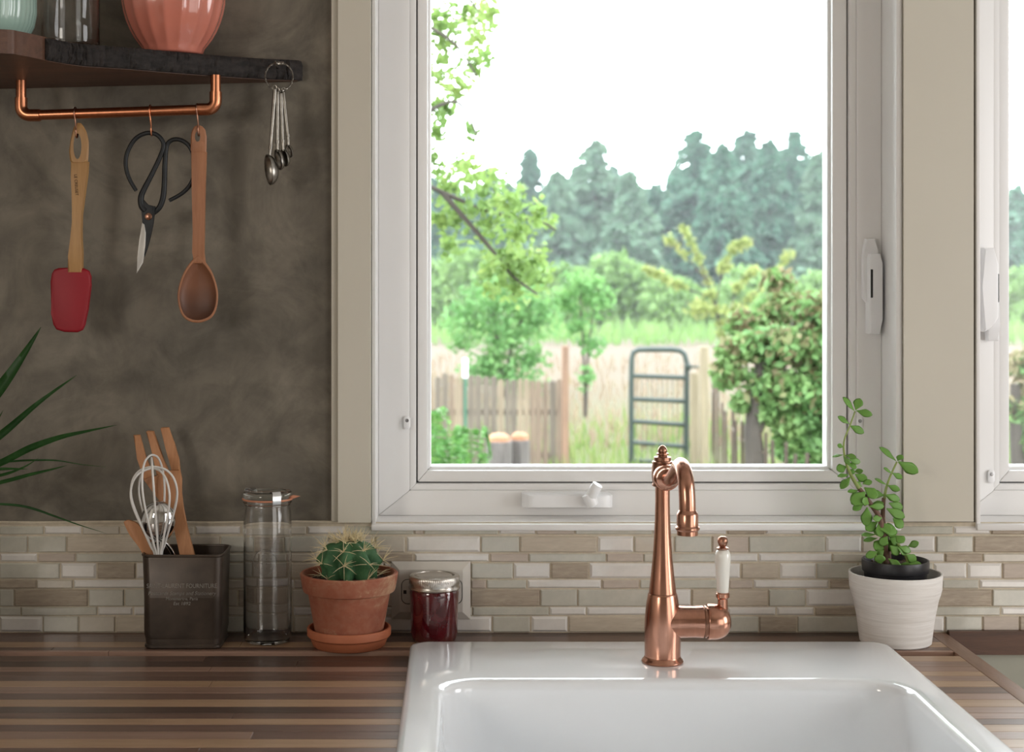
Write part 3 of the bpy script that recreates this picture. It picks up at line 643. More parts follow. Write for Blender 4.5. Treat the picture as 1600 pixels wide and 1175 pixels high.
stem(ls[:6], [.0042, .004, .0036, .0030], M['jadestem'], [0, -.003, -.004, -.004, -.003, -.002])
stem(ls[5:], [.0030, .0024, .0016, .0012, .0012, .0011], M['greenstem'], [-.002, 0, 0, 0, 0, 0])
rs = [a6(545, 850), a6(535, 700), a6(510, 500), a6(480, 350), a6(488, 150), a5(600, 1170), a5(625, 1030), a5(682, 880), a5(745, 745)]
stem(rs[:6], [.0040, .0036, .003, .0024], M['jadestem'], [.004, .006, .006, .006, .004, .004])
stem(rs[5:], [.0024, .0018, .0014, .0012], M['greenstem'], [.004, .003, .002, .002])
stem([a6(755, 830), a6(740, 770), a6(700, 700), a6(640, 620)], [.0030, .0024, .002], M['greenstem'], [-.012, -.012, -.008, -.002])
stem([a6(400, 800), a6(398, 760), a6(408, 725)], [.0016, .0013, .001], M['greenstem'], [-.012, -.012, -.012])
LM = []
t = B(); nx, ny = 10, 6   # one leaf blade along +X, unit length, cupped and thick
def leafpt(u, v, s):
    wdt = .5*math.sin(PI*min(.995, .05+.945*u**1.15))**.55*(.3+.7*min(1, u*2.0))
    return (u, v*wdt, .10*u*u*-.6+.12*(v*wdt)**2+s*.045*(1-v*v)*math.sin(PI*min(1, u*.94+.06)))
GT = {}
for s in (1, -1):
    g = [[t.verts.new(leafpt(i/nx, -1+2*j/ny, s)) for j in range(ny+1)] for i in range(nx+1)]
    for i in range(nx):
        for j in range(ny): t.faces.new((g[i][j], g[i+1][j], g[i+1][j+1], g[i][j+1]))
bmesh.ops.remove_doubles(t, verts=t.verts, dist=1e-4); bmesh.ops.recalc_face_normals(t, faces=t.faces)
for f in t.faces: f.smooth = True
lme = bpy.data.meshes.new('leaf'); t.to_mesh(lme); t.free(); lme.materials.append(M['jade'])
L5 = '255,160,155,30,28 272,150,312,40,85 280,160,430,200,45 200,310,95,240,40 205,330,340,400,52 130,580,75,555,45 130,665,25,680,26 150,670,255,690,40 190,720,305,745,52 130,680,190,760,48 180,770,268,800,72 165,800,75,830,82 190,880,250,850,50 190,890,90,905,56 210,920,118,1028,76 255,860,335,850,50 262,885,380,950,76 350,1000,440,972,60 345,1030,290,990,50 370,1040,495,1135,98 300,1075,205,1085,52 735,735,585,600,52 752,735,790,680,66 760,745,952,852,58 685,870,615,828,40 692,875,790,925,42 625,1010,518,948,46 637,1015,755,1065,46 600,1130,472,1112,72 612,1130,718,1178,50'
L6 = '290,60,172,165,118 270,190,178,240,64 330,190,275,150,76 312,225,300,392,94 350,190,465,186,44 330,215,468,215,60 510,90,640,140,50 545,180,672,228,78 520,240,685,320,80 590,345,682,425,88 420,385,318,455,88 450,460,600,470,118 400,520,275,520,46 420,560,295,577,46 480,570,418,670,98 550,560,645,605,88 620,530,692,590,84 510,590,625,650,112 420,705,318,752,66 490,690,430,735,66 450,842,445,758,92 540,780,650,862,64 640,850,768,858,58 760,835,878,850,66 735,735,822,800,78 655,650,762,695,66 640,660,722,722,66 752,650,845,612,60 560,460,600,530,88 430,395,455,520,76 470,340,395,350,60 500,500,400,480,80 560,640,640,720,80 530,540,470,620,80 500,400,540,480,80'
for L, fn, sc_ in ((L5, a5, 7.343), (L6, a6, 6.912)):
    for it in L.split():
        x0_, y0_, x1_, y1_, wd = map(float, it.split(','))
        dd = random.uniform(-.010, .004) if fn is a6 else random.uniform(-.004, .004)
        if fn is a6 and y0_ > 600: dd = -random.uniform(.010, .024)
        p0, p1 = W(*fn(x0_, y0_), VD+dd), W(*fn(x1_, y1_), VD+dd-random.uniform(-.003, .009))
        v = p1-p0; ln = v.length; wr_ = wd/sc_*k
        X = v.normalized(); face = Vector((random.uniform(-.3, .3), -1, random.uniform(.2, .8))).normalized(); p1 = p0+(p1-p0)*1.22; v = p1-p0; ln = v.length; wr_ *= 1.2
        Y = face.cross(X).normalized(); Z = X.cross(Y)
        if wd < .45*ln/k*sc_: Y, Z = Z, -Y; Y, Z = (Y*.45+(-Z)*.9).normalized(), None; Z = X.cross(Y)
        sw = max(wr_, ln*.45)*1.12
        o_ = bpy.data.objects.new('leaf', lme); link(o_, jp)
        o_.matrix_basis = Matrix(((X.x*ln, Y.x*sw, Z.x*ln, p0.x), (X.y*ln, Y.y*sw, Z.y*ln, p0.y), (X.z*ln, Y.z*sw, Z.z*ln, p0.z), (0, 0, 0, 1)))
# ------------------------------------------------------------------ live edge shelf
zb = lambda X: 1.6716+.0238*(X+.652)
FE = []
for px, py in ((-330, 74), (-150, 78), (0, 83), (30, 86), (66, 93), (100, 99), (133, 103), (200, 107.5), (266, 113), (332, 118), (400, 122.5), (455, 125)):
    d = 1.9
    for _ in range(20): d = (zb((px-CX)*d/F)-HC)*F/(CY-py)
    FE.append((px, Vector(((px-CX)*d/F, d-D, 0))))
fe = spline([p for _, p in FE], 6)
xe = (469-CX)*2.165/F; TH = .029
sh = thing('wall_shelf', 'dark live edge walnut shelf on the concrete wall', 'shelf', (-.5, -.1, 1.68))
def edge(p, ins): return Vector((p.x, min(p.y+ins, -.001), 0))
i0 = min(range(len(fe)), key=lambda i: abs(fe[i].x-(66-CX)*1.9/F))
t = B(); ol = [edge(p, 0 if i < i0 else .008) for i, p in enumerate(fe)]+[Vector((xe-.004, -.012, 0)), Vector((xe-.006, -.0006, 0)), Vector((ol0 := fe[0].x, -.0006, 0))]
lo = [t.verts.new((p.x, p.y, zb(p.x))) for p in ol]; hi = [t.verts.new((p.x, p.y, zb(p.x)+TH)) for p in ol]
t.faces.new(lo); t.faces.new(hi[::-1])
for i in range(len(ol)): t.faces.new((lo[i], hi[i], hi[(i+1) % len(ol)], lo[(i+1) % len(ol)]))
obj('slab', t, M['slab'], sh, smooth=False)
t = B(); rows = []
bp = [p for p in fe[i0:]]+[Vector((xe, -.014, 0)), Vector((xe-.001, -.002, 0))]; bp = spline(bp, 4)
for i, p in enumerate(bp):
    tg = (bp[min(i+1, len(bp)-1)]-bp[max(i-1, 0)]).normalized(); nrm = Vector((tg.y, -tg.x, 0)); nrm = nrm if nrm.y < 0 or abs(nrm.x) > .9 and nrm.x > 0 else -nrm
    row = []
    for j, (off, h) in enumerate(((-.0085, .0003), (0, .0008), (.0025, .007), (.0015, .014), (.003, .021), (-.001, .028), (-.0085, .0294))):
        jit = random.gauss(0, .0014) if 0 < j < 6 else 0
        q = p+nrm*(off+jit); row.append(t.verts.new((q.x, min(q.y, -.0006), zb(p.x)+h+(random.gauss(0, .0008) if 1 < j < 5 else 0))))
    rows.append(row)
for a, b in zip(rows, rows[1:]):
    for j in range(6): t.faces.new((a[j], a[j+1], b[j+1], b[j]))
    t.faces.new((a[6], a[0], b[0], b[6]))
t.faces.new(rows[0][::-1]); t.faces.new(rows[-1])
obj('bark_edge', t, M['bark'], sh, angle=60, label='rough dark bark along the front edge')
# ------------------------------------------------------------------ copper rail
RD = 2.10; ry = RD-D
rl = thing('copper_rail', 'bent copper pipe rail screwed under the wall shelf', 'rail', W(185, 135, RD))
A, Bq = W(33, 180.5, RD), W(337, 171, RD); A.z += .0003
rad = .0070
obj('pipe', tube(B(), [A+Vector((.012, 0, 0)), Bq-Vector((.012, 0, 0))], rad, 20), M['copperpipe'], rl)
for P0, s, in ((A, 1), (Bq, -1)):
    top_ = Vector((P0.x, P0.y, zb(P0.x)+.001))
    obj('upright', tube(B(), [P0+Vector((0, 0, .014)), top_], rad, 20), M['copperpipe'], rl)
    arc = [P0+Vector((0, 0, .024)), P0+Vector((0, 0, .012))]+[P0+Vector((s*.012*(1-math.cos(a)), 0, .012*(1-math.sin(a)))) for a in [PI/2*i/8 for i in range(1, 9)]]+[P0+Vector((s*.026, 0, 0))]
    obj('elbow', tube(B(), arc,   .0084, 20), M['copperpipe'], rl)
def hook(label, px, ztip, ny=0):
    f = (px-33)/304; c = A.lerp(Bq, f); x = c.x
    h = thing('s_hook', label, 'hook', (x, ry, c.z), 'copper hooks on the rail'); R = rad+.0014
    P = [Vector((x-.001, ry+R*math.sin(a), c.z+R*math.cos(a))) for a in [math.radians(q) for q in (120, 90, 60, 30, 0, -30, -60, -90)]]
    P += [Vector((x, ry-R*.6, c.z-.010)), Vector((x+.001, ry-.005, (c.z-.010+ztip)/2)), Vector((x+.001, ry-.0058, ztip+.004)), Vector((x+.001, ry-.003, ztip-.0035)), Vector((x+.001, ry+.002, ztip-.0035)), Vector((x+.001, ry+.006, ztip+.003))]
    obj('wire', tube(B(), spline(P, 5), .00115, 8), M['copperdark'] if ny else M['copperpipe'], h)
zr_ = lambda py: HC-(py-CY)*RD/F
hook('copper hook on the rail holding the red spatula', 119, zr_(210), 1)
hook('copper hook on the rail holding the black scissors', 236, zr_(206.8))
hook('copper hook on the rail holding the wooden spoon', 309.5, zr_(207), 1)
def ringprism(bm, poly, c, rx, ry_, d, th, n=40):
    def ray(a):
        dx, dy = math.cos(a), math.sin(a); best = 1e9
        for (x1, y1), (x2, y2) in zip(poly, poly[1:]+poly[:1]):
            ex, ey = x2-x1, y2-y1; den = dx*ey-dy*ex
            if abs(den) < 1e-9: continue
            tt = ((x1-c[0])*ey-(y1-c[1])*ex)/den; uu = ((x1-c[0])*dy-(y1-c[1])*dx)/den
            if tt > 0 and -1e-6 <= uu <= 1+1e-6: best = min(best, tt)
        return (c[0]+dx*best, c[1]+dy*best)
    an = [2*PI*i/n for i in range(n)]; O = [ray(a) for a in an]; I = [(c[0]+rx*math.cos(a), c[1]+ry_*math.sin(a)) for a in an]
    mid = lambda p, q, f: (p[0]+(q[0]-p[0])*f, p[1]+(q[1]-p[1])*f)
    h = th/2; lay = [(I, -h), ([mid(o, i, .25) for o, i in zip(O, I)], -h), (O, -h*.6), (O, h*.6), ([mid(o, i, .25) for o, i in zip(O, I)], h), (I, h)]
    R = [[bm.verts.new(W(x, y, d+z)) for x, y in L] for L, z in lay]
    for a, b in zip(R, R[1:]+R[:1]):
        for k in range(n): bm.faces.new((a[k], a[(k+1) % n], b[(k+1) % n], b[k]))
s4 = lambda L: [(60+x/4.52, 170+y/4.52) for x, y in L]
sp = thing('red_spatula', 'red silicone spatula with wooden handle hanging from the copper rail', 'spatula', W(120, 210, RD))
t = B()
topo = s4([(226, 385), (216, 300), (228, 215), (245, 140), (262, 105), (285, 94), (308, 105), (340, 160), (356, 230), (356, 300), (350, 385)])
ringprism(t, topo, (121, 228.5), 6.3, 20, RD, .0115)
low = s4([(226, 372), (350, 372), (342, 450), (330, 540), (316, 640), (302, 750), (299, 850), (300, 920), (306, 1020), (309, 1160), (202, 1160), (208, 1040), (224, 920), (236, 800), (236, 700), (234, 600), (228, 480)])
prism(t, low, RD, .0115, .003); obj('handle', t, M['bamboo'], sp)
obj('blade', prism(B(), [(91, 418.5), (112, 418), (130, 419), (138, 423), (141.5, 432), (141, 445), (136, 485), (132, 508), (128, 516), (120, 519.5), (100, 519), (87, 515), (82, 507), (79.5, 490), (78, 440), (80, 427), (84, 421)], RD, .010, .0035, 3), M['red'], sp)
tx = text('LE CREUSET', W(119, 289, RD-.0062), .0055, M['ink'], sp, rot=(PI/2, math.radians(86), 0), ext=.0001)
# scissors
ks = lambda L, d=RD: [W(180+x/4.518, 180+y/4.518, d) for x, y in L]
sx = thing('black_scissors', 'black wide handled scissors with a bright blade hanging from the rail', 'scissors', W(236, 208, RD))
obj('handle', tube(B(), spline(ks([(148, 533), (100, 450), (75, 360), (85, 265), (140, 170), (215, 128), (285, 134), (330, 175), (340, 225), (310, 310), (255, 425), (205, 520), (182, 580), (188, 640), (215, 675)], RD-.001), 6), [.0026, .0029, .0030, .0030, .0030, .0034, .0042, .0046], 12), M['blackiron'], sx)
obj('handle', tube(B(), spline(ks([(382, 603), (470, 553), (530, 490), (562, 400), (558, 300), (525, 222), (480, 183), (430, 170), (385, 185), (362, 225), (352, 320), (347, 480), (338, 580), (312, 650), (270, 690)], RD+.002), 6), [.0026, .0029, .0030, .0030, .0030, .0034, .0040, .0036], 12), M['blackiron'], sx)
kp = lambda L: [(180+x/4.518, 180+y/4.518) for x, y in L]
obj('shank', prism(B(), kp([(176, 610), (205, 600), (228, 636), (282, 642), (276, 700), (268, 765), (250, 850), (228, 935), (205, 1002), (196, 900), (192, 760), (192, 700)]), RD-.0015, .0045, .001), M['blackiron'], sx)
obj('blade', prism(B(), kp([(188, 757), (206, 772), (215, 830), (212, 920), (196, 1040), (150, 1117), (157, 1000), (170, 880)]), RD-.0030, .0026, .0006), M['blade'], sx, label='pale ground steel blade')
obj('pivot_screw', lathe(B(), W(232, 338.3, RD-.004), [(0, -.002), (.005, -.002), (.0048, .0008), (.003, .0016), (0, .0018)], 20, Matrix.Rotation(PI/2, 4, 'X')), M['copperdark'], sx)
# hanging wooden spoon
hp = thing('wooden_spoon', 'brown wooden spoon with a stained bowl hanging from the rail', 'spoon', W(309, 210, RD))
t = B()
ringprism(t, [(298, 240), (298, 215), (299.5, 205), (303, 198), (309, 195), (316, 197), (321, 203), (323, 214), (322.5, 240)], (308.7, 213.5), 4.2, 8, RD, .0085)
prism(t, [(298, 237), (322.5, 237), (320, 300), (319, 360), (318.5, 395), (321, 412), (300, 412), (303, 395), (301, 360), (299.5, 300)], RD, .0085, .0025); obj('handle', t, M['spoonwood'], hp)
egg = smooth_poly([(309.5, 398), (321, 409), (333, 428), (340.5, 455), (339, 480), (330, 497), (310, 504.5), (290, 499), (280, 482), (277.5, 457), (285, 430), (297, 410)], 4)
def ring(s, d, cy=462): return [W(309.5+(x-309.5)*s, cy+(y-cy)*s, d) for x, y in egg]
t = B(); loft(t, [ring(.3, RD+.0085), ring(.75, RD+.0065), ring(1, RD-.001), ring(.995, RD-.004), ring(.955, RD-.0048), ring(.90, RD-.0042)], True, False)
obj('bowl', t, M['spoonwood'], hp, angle=60)
t = B(); loft(t, [ring(.905, RD-.0043), ring(.80, RD-.0005), ring(.6, RD+.0025), ring(.3, RD+.0042), ring(.05, RD+.0046)], False, True)
obj('bowl_hollow', t, stainedbowl(), hp, label='dark stained hollow', angle=80)
# measuring spoons on a twisted ring
MD = 2.120; m5 = lambda x, y, d=MD: W(390+x/5.34, 80+y/5.34, d)
rg = thing('twisted_wire_ring', 'twisted silver wire ring hanging from the right end of the shelf', 'ring', m5(245, 215))
cR = m5(246, 212, 2.118); RR = 21.6*MD/F
for ph in (0, PI):
    obj('wire_strand', tube(B(), [cR+Vector(((RR+.0007*math.cos(22*a+ph))*math.cos(a), .0007*math.sin(22*a+ph)-.002*math.sin(a), (RR+.0007*math.cos(22*a+ph))*math.sin(a))) for a in [2*PI*i/220 for i in range(220)]], .0006, 6, closed=True), M['pewter'], rg)
t = B(); q = m5(262, 101, 2.118); box(t, q.x-.0042, q.x+.0042, q.y-.002, q.y+.002, q.z-.0022, q.z+.0022, .0005); obj('crimp', t, M['pewter'], rg)
nk = m5(222, 92, 2.118)
nl = obj('nail', tube(B(), [Vector((nk.x, -.030, nk.z-.004)), Vector((nk.x, nk.y-.003, nk.z-.0035)), Vector((nk.x, nk.y-.005, nk.z+.001))], .0011, 8), M['pewter'], sh)
ring_b = m5(245, 330, 2.118)
for i, (nm, h0, h1, bc, ln, ti_) in enumerate((('largest of the four pewter measuring spoons, hanging lowest', (210, 345), (174, 815), (158, 990), 250, 8), ('second largest pewter measuring spoon, next to the largest', (233, 365), (232, 770), (238, 905), 170, 14), ('third pewter measuring spoon, between second largest and smallest', (262, 375), (277, 765), (288, 890), 145, 14), ('smallest pewter measuring spoon, rightmost on the ring', (283, 365), (320, 715), (326, 832), 112, 20))):
    d_ = MD+.003*i-.004
    ms = thing('measuring_spoon', nm, 'spoon', m5(*h0, d_), 'measuring spoons on the ring')
    a, b = m5(*h0, d_), m5(*h1, d_); bt = m5(bc[0]+(h1[0]-bc[0])*.45, bc[1]-ln*.40, d_)
    t = B(); tube(t, spline([a+Vector((0, 0, .004)), a, a.lerp(b, .5), b, bt], 5), [.0024, .0028, .0022, .0018], 10)
    v = ring_b-a
    tube(t, [a+Vector((.0028*math.cos(q_), 0, .0065+.0036*math.sin(q_))) for q_ in [2*PI*j/16 for j in range(16)]], .0006, 6, closed=True)
    obj('handle', t, M['pewter'], ms)
    t = B()
    for f in (0, .010, .020): lathe(t, b.lerp(a, f*2)+Vector((0, 0, .001)), [(0, -.0016), (.0026, -.001), (.0029, 0), (.0026, .001), (0, .0016)], 12)
    obj('bead_collar', t, M['pewter'], ms)
    half = ln/2/5.34*MD/F; pf = [(math.sin(a_), -math.cos(a_)) for a_ in [PI/2*j/9 for j in range(10)]]; pfi = [(r*.93, z*.93) for r, z in pf][::-1]
    t = B(); lathe(t, (0, 0, 0), pf+pfi, 28); t.transform(Matrix.Translation(m5(*bc, d_)) @ Matrix.Rotation(math.radians(-ti_), 4, 'Y') @ Matrix.Rotation(math.radians(-62+6*i), 4, 'Z') @ Matrix.Diagonal((half*.70, half*.66, half*1.04, 1)) @ Matrix.Rotation(math.radians(90), 4, 'X'))
    t2 = B(); obj('bowl', t, M['pewter'], ms, angle=60); t2.free()
    
# ------------------------------------------------------------------ on the shelf
zs = lambda X: zb(X)+TH
bd = 2.100; bc = W(271, 60, bd); b0 = zs(bc.x)+.0012; k = bd/F
sb = thing('salmon_bowl', 'salmon pink panelled bowl on the wall shelf', 'bowl', (bc.x, bc.y, b0))
npan = 18; prib = lambda a, i: 1+(-.034*abs(math.cos(npan/2*a))+.02 if 3 <= i <= 12 else 0)
obj('bowl_body', lathe(B(), (bc.x, bc.y, b0), [(0, 0), (.038, 0), (.040, .002), (.0415, .008), (.0455, .013), (.052, .022), (.058, .033), (.063, .045), (.0665, .057), (.069, .070), (.070, .085), (.0705, .098), (.072, .110), (.0745, .116), (.074, .118), (.0715, .117), (.067, .100), (.064, .07), (.055, .04), (.04, .012), (0, .008)], 160, rib=prib), M['salmon'], sb, angle=80)
gd = 2.045; gc = W(110, 60, gd); g0 = zs(gc.x)+.001
gj2 = thing('shelf_glass_jar', 'clear glass jar standing on the wall shelf behind the bark', 'jar', (gc.x, gc.y, g0))
obj('glass_body', lathe(B(), (gc.x, gc.y, g0), [(0, 0), (.034, 0), (.0375, .004), (.0385, .012), (.0385, .11), (.036, .125), (.033, .13), (.033, .145), (.030, .145), (.030, .13), (.033, .122), (.0355, .11), (.0355, .014), (.032, .008), (0, .006)], 56), M['glass'], gj2)
obj('lid', lathe(B(), (gc.x, gc.y, g0), [(0, .1465), (.0355, .1465), (.0362, .145), (.0362, .134), (.0345, .1335), (.0345, .1452), (0, .1455)], 48), M['lid'], gj2)
md = 1.985; mc = W(-18, 40, md); m0 = zs(mc.x)+.001
mb = thing('mint_bowl', 'pale mint ribbed bowl at the left end of the shelf', 'bowl', (mc.x, mc.y, m0))
obj('bowl_body', lathe(B(), (mc.x, mc.y, m0), [(0, 0), (.036, 0), (.040, .003), (.050, .012), (.057, .026), (.060, .042), (.060, .060), (.061, .085), (.0635, .088), (.062, .0895), (.058, .085), (.057, .06), (.054, .03), (.04, .01), (0, .007)], 160, rib=lambda a, i: 1+(.008*math.cos(44*a) if 3 <= i <= 7 else 0)), M['mint'], mb, angle=80)
# ------------------------------------------------------------------ spiky plant entering at left
dp = thing('spiky_plant', 'spiky plant with long narrow green leaves reaching in at the left edge', 'plant', W(-150, 900, 1.97))
pc_ = W(-150, 900, 1.97)
obj('pot', lathe(B(), (pc_.x, pc_.y, zc), [(0, 0), (.05, 0), (.052, .002), (.066, .11), (.068, .112), (.0665, .114), (.063, .112), (.060, .10), (0, .099)], 48), M['blackpot'], dp)
obj('soil', lathe(B(), (pc_.x, pc_.y, zc), [(0, .105), (.03, .1045), (.0605, .1015), (.0595, .0985), (0, .0985)], 32), M['soil'], dp)
crown = W(-148, 752, 1.97)
obj('stem', tube(B(), [Vector((pc_.x, pc_.y, zc+.102)), Vector((crown.x-.004, crown.y, zc+.16)), crown], [.011, .010, .012], 12), M['jadestem'], dp)
def blade(pts, wd, d1, fold=.25):
    P = spline([crown+Vector((.004, 0, 0))]+[W(x, y, 1.97+(d1-1.97)*min(1, (x+150)/320)) for x, y in pts], 7); t = B(); n = len(P); rows = []
    for i, p in enumerate(P):
        f = i/(n-1); tg = (P[min(i+1, n-1)]-P[max(i-1, 0)]).normalized(); sd = tg.cross(Vector((0, -1, .35))).normalized(); nn = sd.cross(tg).normalized()
        h = wd*.36*(1970/F/1000)*min(1, .55+f*1.4)*max(0.02, min(1, (1-f)*2.1))**.9
        rows.append([t.verts.new(p+sd*h+nn*h*fold), t.verts.new(p), t.verts.new(p-sd*h+nn*h*fold)])
    for a, b in zip(rows, rows[1:]):
        for j in (0, 1): t.faces.new((a[j], a[j+1], b[j+1], b[j]))
    bmesh.ops.solidify(t, geom=t.faces, thickness=.0005)
    obj('leaf', t, M['spiky'], dp, angle=60)
blade([(-60, 684), (0, 608), (38, 553), (64, 511)], 27, 1.98)
blade([(-60, 722), (0, 681), (61, 629), (120, 586)], 18, 2.02)
blade([(-60, 745), (0, 724), (46, 701), (92, 684), (135, 674), (183, 664)], 16, 2.06)
blade([(-60, 730), (18, 721), (61, 719), (92, 720), (129, 726), (169, 730)], 4.5, 2.10)
blade([(-70, 740), (0, 733), (44, 733)], 10, 2.04)
blade([(-70, 755), (0, 743), (37, 730), (61, 715)], 7, 2.05)
blade([(-60, 765), (0, 754), (46, 742), (83, 733), (105, 727)], 9, 2.06)
blade([(-60, 782), (21, 789), (52, 795), (92, 809), (129, 822), (168, 834)], 5.5, 2.08)
blade([(-60, 700), (-10, 662), (5, 641)], 7, 2.06)
blade([(-200, 660), (-240, 560)], 22, 1.95); blade([(-230, 720), (-330, 700)], 20, 1.95); blade([(-160, 640), (-130, 520)], 22, 1.93); blade([(-220, 690), (-300, 610)], 18, 1.92)
# ------------------------------------------------------------------ garden, field and trees outside
GZ = -.55
def gpos(px, d): return Vector(((px-CX)*d/F, d-D, GZ))
def groundmat():
    t = NT('meadow_ground'); n = t.noise((1, 1, 1), .35, 6, .65); n2 = t.noise((1, 1, 1), 3, 4)
    g = t.add('ShaderNodeNewGeometry'); s = t.add('ShaderNodeSeparateXYZ'); t.l.new(g.outputs['Position'], s.inputs[0])
    a = t.add('ShaderNodeMath', operation='MULTIPLY_ADD'); a.inputs[1].default_value = 10; t.l.new(n, a.inputs[0]); t.l.new(s.outputs[1], a.inputs[2])
    q = t.add('ShaderNodeMapRange'); t.l.new(a.outputs[0], q.inputs[0]); q.inputs[1].default_value = 17; q.inputs[2].default_value = 82
    c = t.ramp(q.outputs[0], [(0, (.085, .10, .043)), (.10, (.10, .10, .055)), (.24, (.125, .10, .076)), (.50, (.13, .101, .082)), (.72, (.11, .088, .066)), (.85, (.075, .10, .045))])
    t.base(t.mix(.2, c, t.ramp(n2, [(.3, (.075, .075, .04)), (.7, (.125, .10, .08))]))); t.set(Roughness=.95, Specular_IOR_Level=.1); return t.m
gb = B(); bmesh.ops.create_grid(gb, x_segments=60, y_segments=60, size=1)
for v in gb.verts:
    v.co = Vector((v.co.x*90, .16+(v.co.y+1)*75, GZ+.03*math.sin(v.co.x*37)*math.sin(v.co.y*29)))
tag(obj('ground', gb, groundmat()), 'dry pinkish meadow and green garden ground beyond the window', 'ground', kind=S)
def quads(name, C, Ln, Wd, m, parent=None, up=0.0, dirs=None, kind=None):
    """loose leaf blades: C (n,3) centres, Ln/Wd sizes; four-cornered pointed leaves with a fold"""
    C = np.asarray(C, float); n = len(C); u = rng.normal(size=(n, 3)) if dirs is None else np.asarray(dirs, float); u[:, 2] += up
    u /= np.linalg.norm(u, axis=1, keepdims=True)+1e-9; r = rng.normal(size=(n, 3)); v = np.cross(u, r); v /= np.linalg.norm(v, axis=1, keepdims=True)+1e-9; wv = np.cross(u, v)
    Ln = np.broadcast_to(Ln, n)[:, None]; Wd = np.broadcast_to(Wd, n)[:, None]
    V = np.stack([C-u*Ln*.5, C+v*Wd*.5+wv*Wd*.12, C+u*Ln*.5, C-v*Wd*.5+wv*Wd*.12], 1).reshape(-1, 3)
    me = bpy.data.meshes.new(name); I = np.arange(n)*4
    Fc = np.concatenate([np.stack([I, I+1, I+2], 1), np.stack([I, I+2, I+3], 1)]).tolist()
    me.from_pydata(V.tolist(), [], Fc); me.update(); me.materials.append(m)
    o = bpy.data.objects.new(name, me); link(o, parent)
    if kind: o['kind'] = kind
    return o
LF = {'con': leafmat('conifer_needles', [(.028, .085, .055), (.065, .145, .095), (.12, .22, .15)], .9, .7, .25, .2),
      'con2': leafmat('paler_conifer_needles', [(.075, .14, .095), (.11, .185, .12), (.145, .22, .145)], .9, .7, .25, .2),
      'hedge': leafmat('pale_bush_leaves', [(.11, .195, .065), (.16, .265, .085), (.20, .31, .10)], .7, .6, .35, .2),
      'shrub': leafmat('mid_shrub_leaves', [(.085, .20, .065), (.13, .27, .09), (.175, .32, .105)], 2.5, .6, .35),
      'maple': leafmat('yellow_green_leaves', [(.12, .21, .065), (.19, .29, .085), (.28, .36, .11)], 6, .5, .45),
      'apple': leafmat('apple_leaves', [(.20, .26, .08), (.28, .33, .11), (.36, .37, .15)], 5, .6, .4),
      'big': leafmat('viburnum_leaves', [(.06, .14, .045), (.13, .24, .08), (.22, .32, .12)], 4, .5, .35),
      'tips': leafmat('rusty_shrub_tips', [(.13, .10, .055), (.19, .16, .085), (.17, .22, .08)], 5, .6, .3),
      'fern': leafmat('fern_fronds', [(.045, .13, .03), (.09, .22, .05), (.17, .29, .08)], 7, .5, .35),
      'tan': leafmat('dry_grass_blades', [(.20, .15, .105), (.25, .19, .14), (.20, .18, .095)], 1.2, .8, .3, .1),
      'green': leafmat('green_grass_blades', [(.10, .165, .05), (.155, .22, .07), (.22, .22, .10)], 1.5, .8, .35, .1)}
barkm = simple('grey_brown_bark', (.045, .036, .030), .9, var=.3, scale=8, bump=.3)
def ball(c, rad, n, hollow=.35):
    v = rng.normal(size=(n, 3)); v /= np.linalg.norm(v, axis=1, keepdims=True); r = (hollow+(1-hollow)*rng.random((n, 1)))
    return np.asarray(c)+v*r*np.asarray(rad)
ORD = 'first second third fourth fifth sixth seventh eighth ninth tenth eleventh twelfth thirteenth fourteenth fifteenth sixteenth seventeenth eighteenth nineteenth twentieth'.split()
# far conifers
CON = sorted([(674, 280, 46, 80), (704, 285, 42, 82), (762, 268, 44, 78), (828, 236, 34, 86), (872, 272, 46, 80), (930, 220, 60, 82), (985, 270, 48, 78), (1028, 292, 40, 84), (1086, 206, 58, 82), (1128, 228, 48, 78), (1166, 206, 55, 86), (1203, 222, 46, 80), (1238, 207, 54, 84), (1284, 240, 48, 78), (1590, 296, 56, 82), (1640, 262, 60, 86)])
for i, (px, py, hw, d) in enumerate(CON):
    g = gpos(px, d); H = HC-(py-CY)*d/F-GZ; R = hw*d/F*1.45
    lb = 'dark blue-green conifer, %s from the left in the front row of far trees' % ORD[i] if px < 1400 else 'dark blue-green conifer in the right window, %s' % ('nearer the frame' if px < 1600 else 'further right')
    tr_ = thing('conifer_tree', lb, 'tree', g, 'far conifers')
    obj('trunk', tube(B(), [g-Vector((0, 0, .2)), g+Vector((0, 0, H*.97))], [.28, .04], 7), barkm, tr_)
    nb = 130; C, Dn = [], []
    for b in range(nb):
        f = (b+rng.random())/nb; z = H*(.10+.89*f); rl_ = R*(1.06-f)**.75*rng.uniform(.7, 1.15); a = rng.random()*2*PI
        n = int(40+62*(1-f)); s = rng.random(n)**.6
        x = rl_*s; P = np.stack([g.x+math.cos(a)*x, g.y+math.sin(a)*x, g.z+z-.30*x*s+.10*x], 1)+rng.normal(size=(n, 3))*(.05+.12*(1-f))*np.array([1, 1, .75])
        C.append(P); dv = np.tile([math.cos(a), math.sin(a), -.35], (n, 1))+rng.normal(size=(n, 3))*.5; Dn.append(dv)
    C.append(np.stack([np.full(30, g.x), np.full(30, g.y), g.z+H*(.90+.10*rng.random(30))], 1)+rng.normal(size=(30, 3))*.04); Dn.append(np.tile([0, 0, 1.], (30, 1))+rng.normal(size=(30, 3))*.4)
    C, Dn = np.concatenate(C), np.concatenate(Dn)
    quads('foliage', C, rng.uniform(.4, .9, len(C)), rng.uniform(.2, .4, len(C)), LF['con2'] if px in (872, 985, 930, 1284) else LF['con'], tr_, dirs=Dn, kind='stuff')
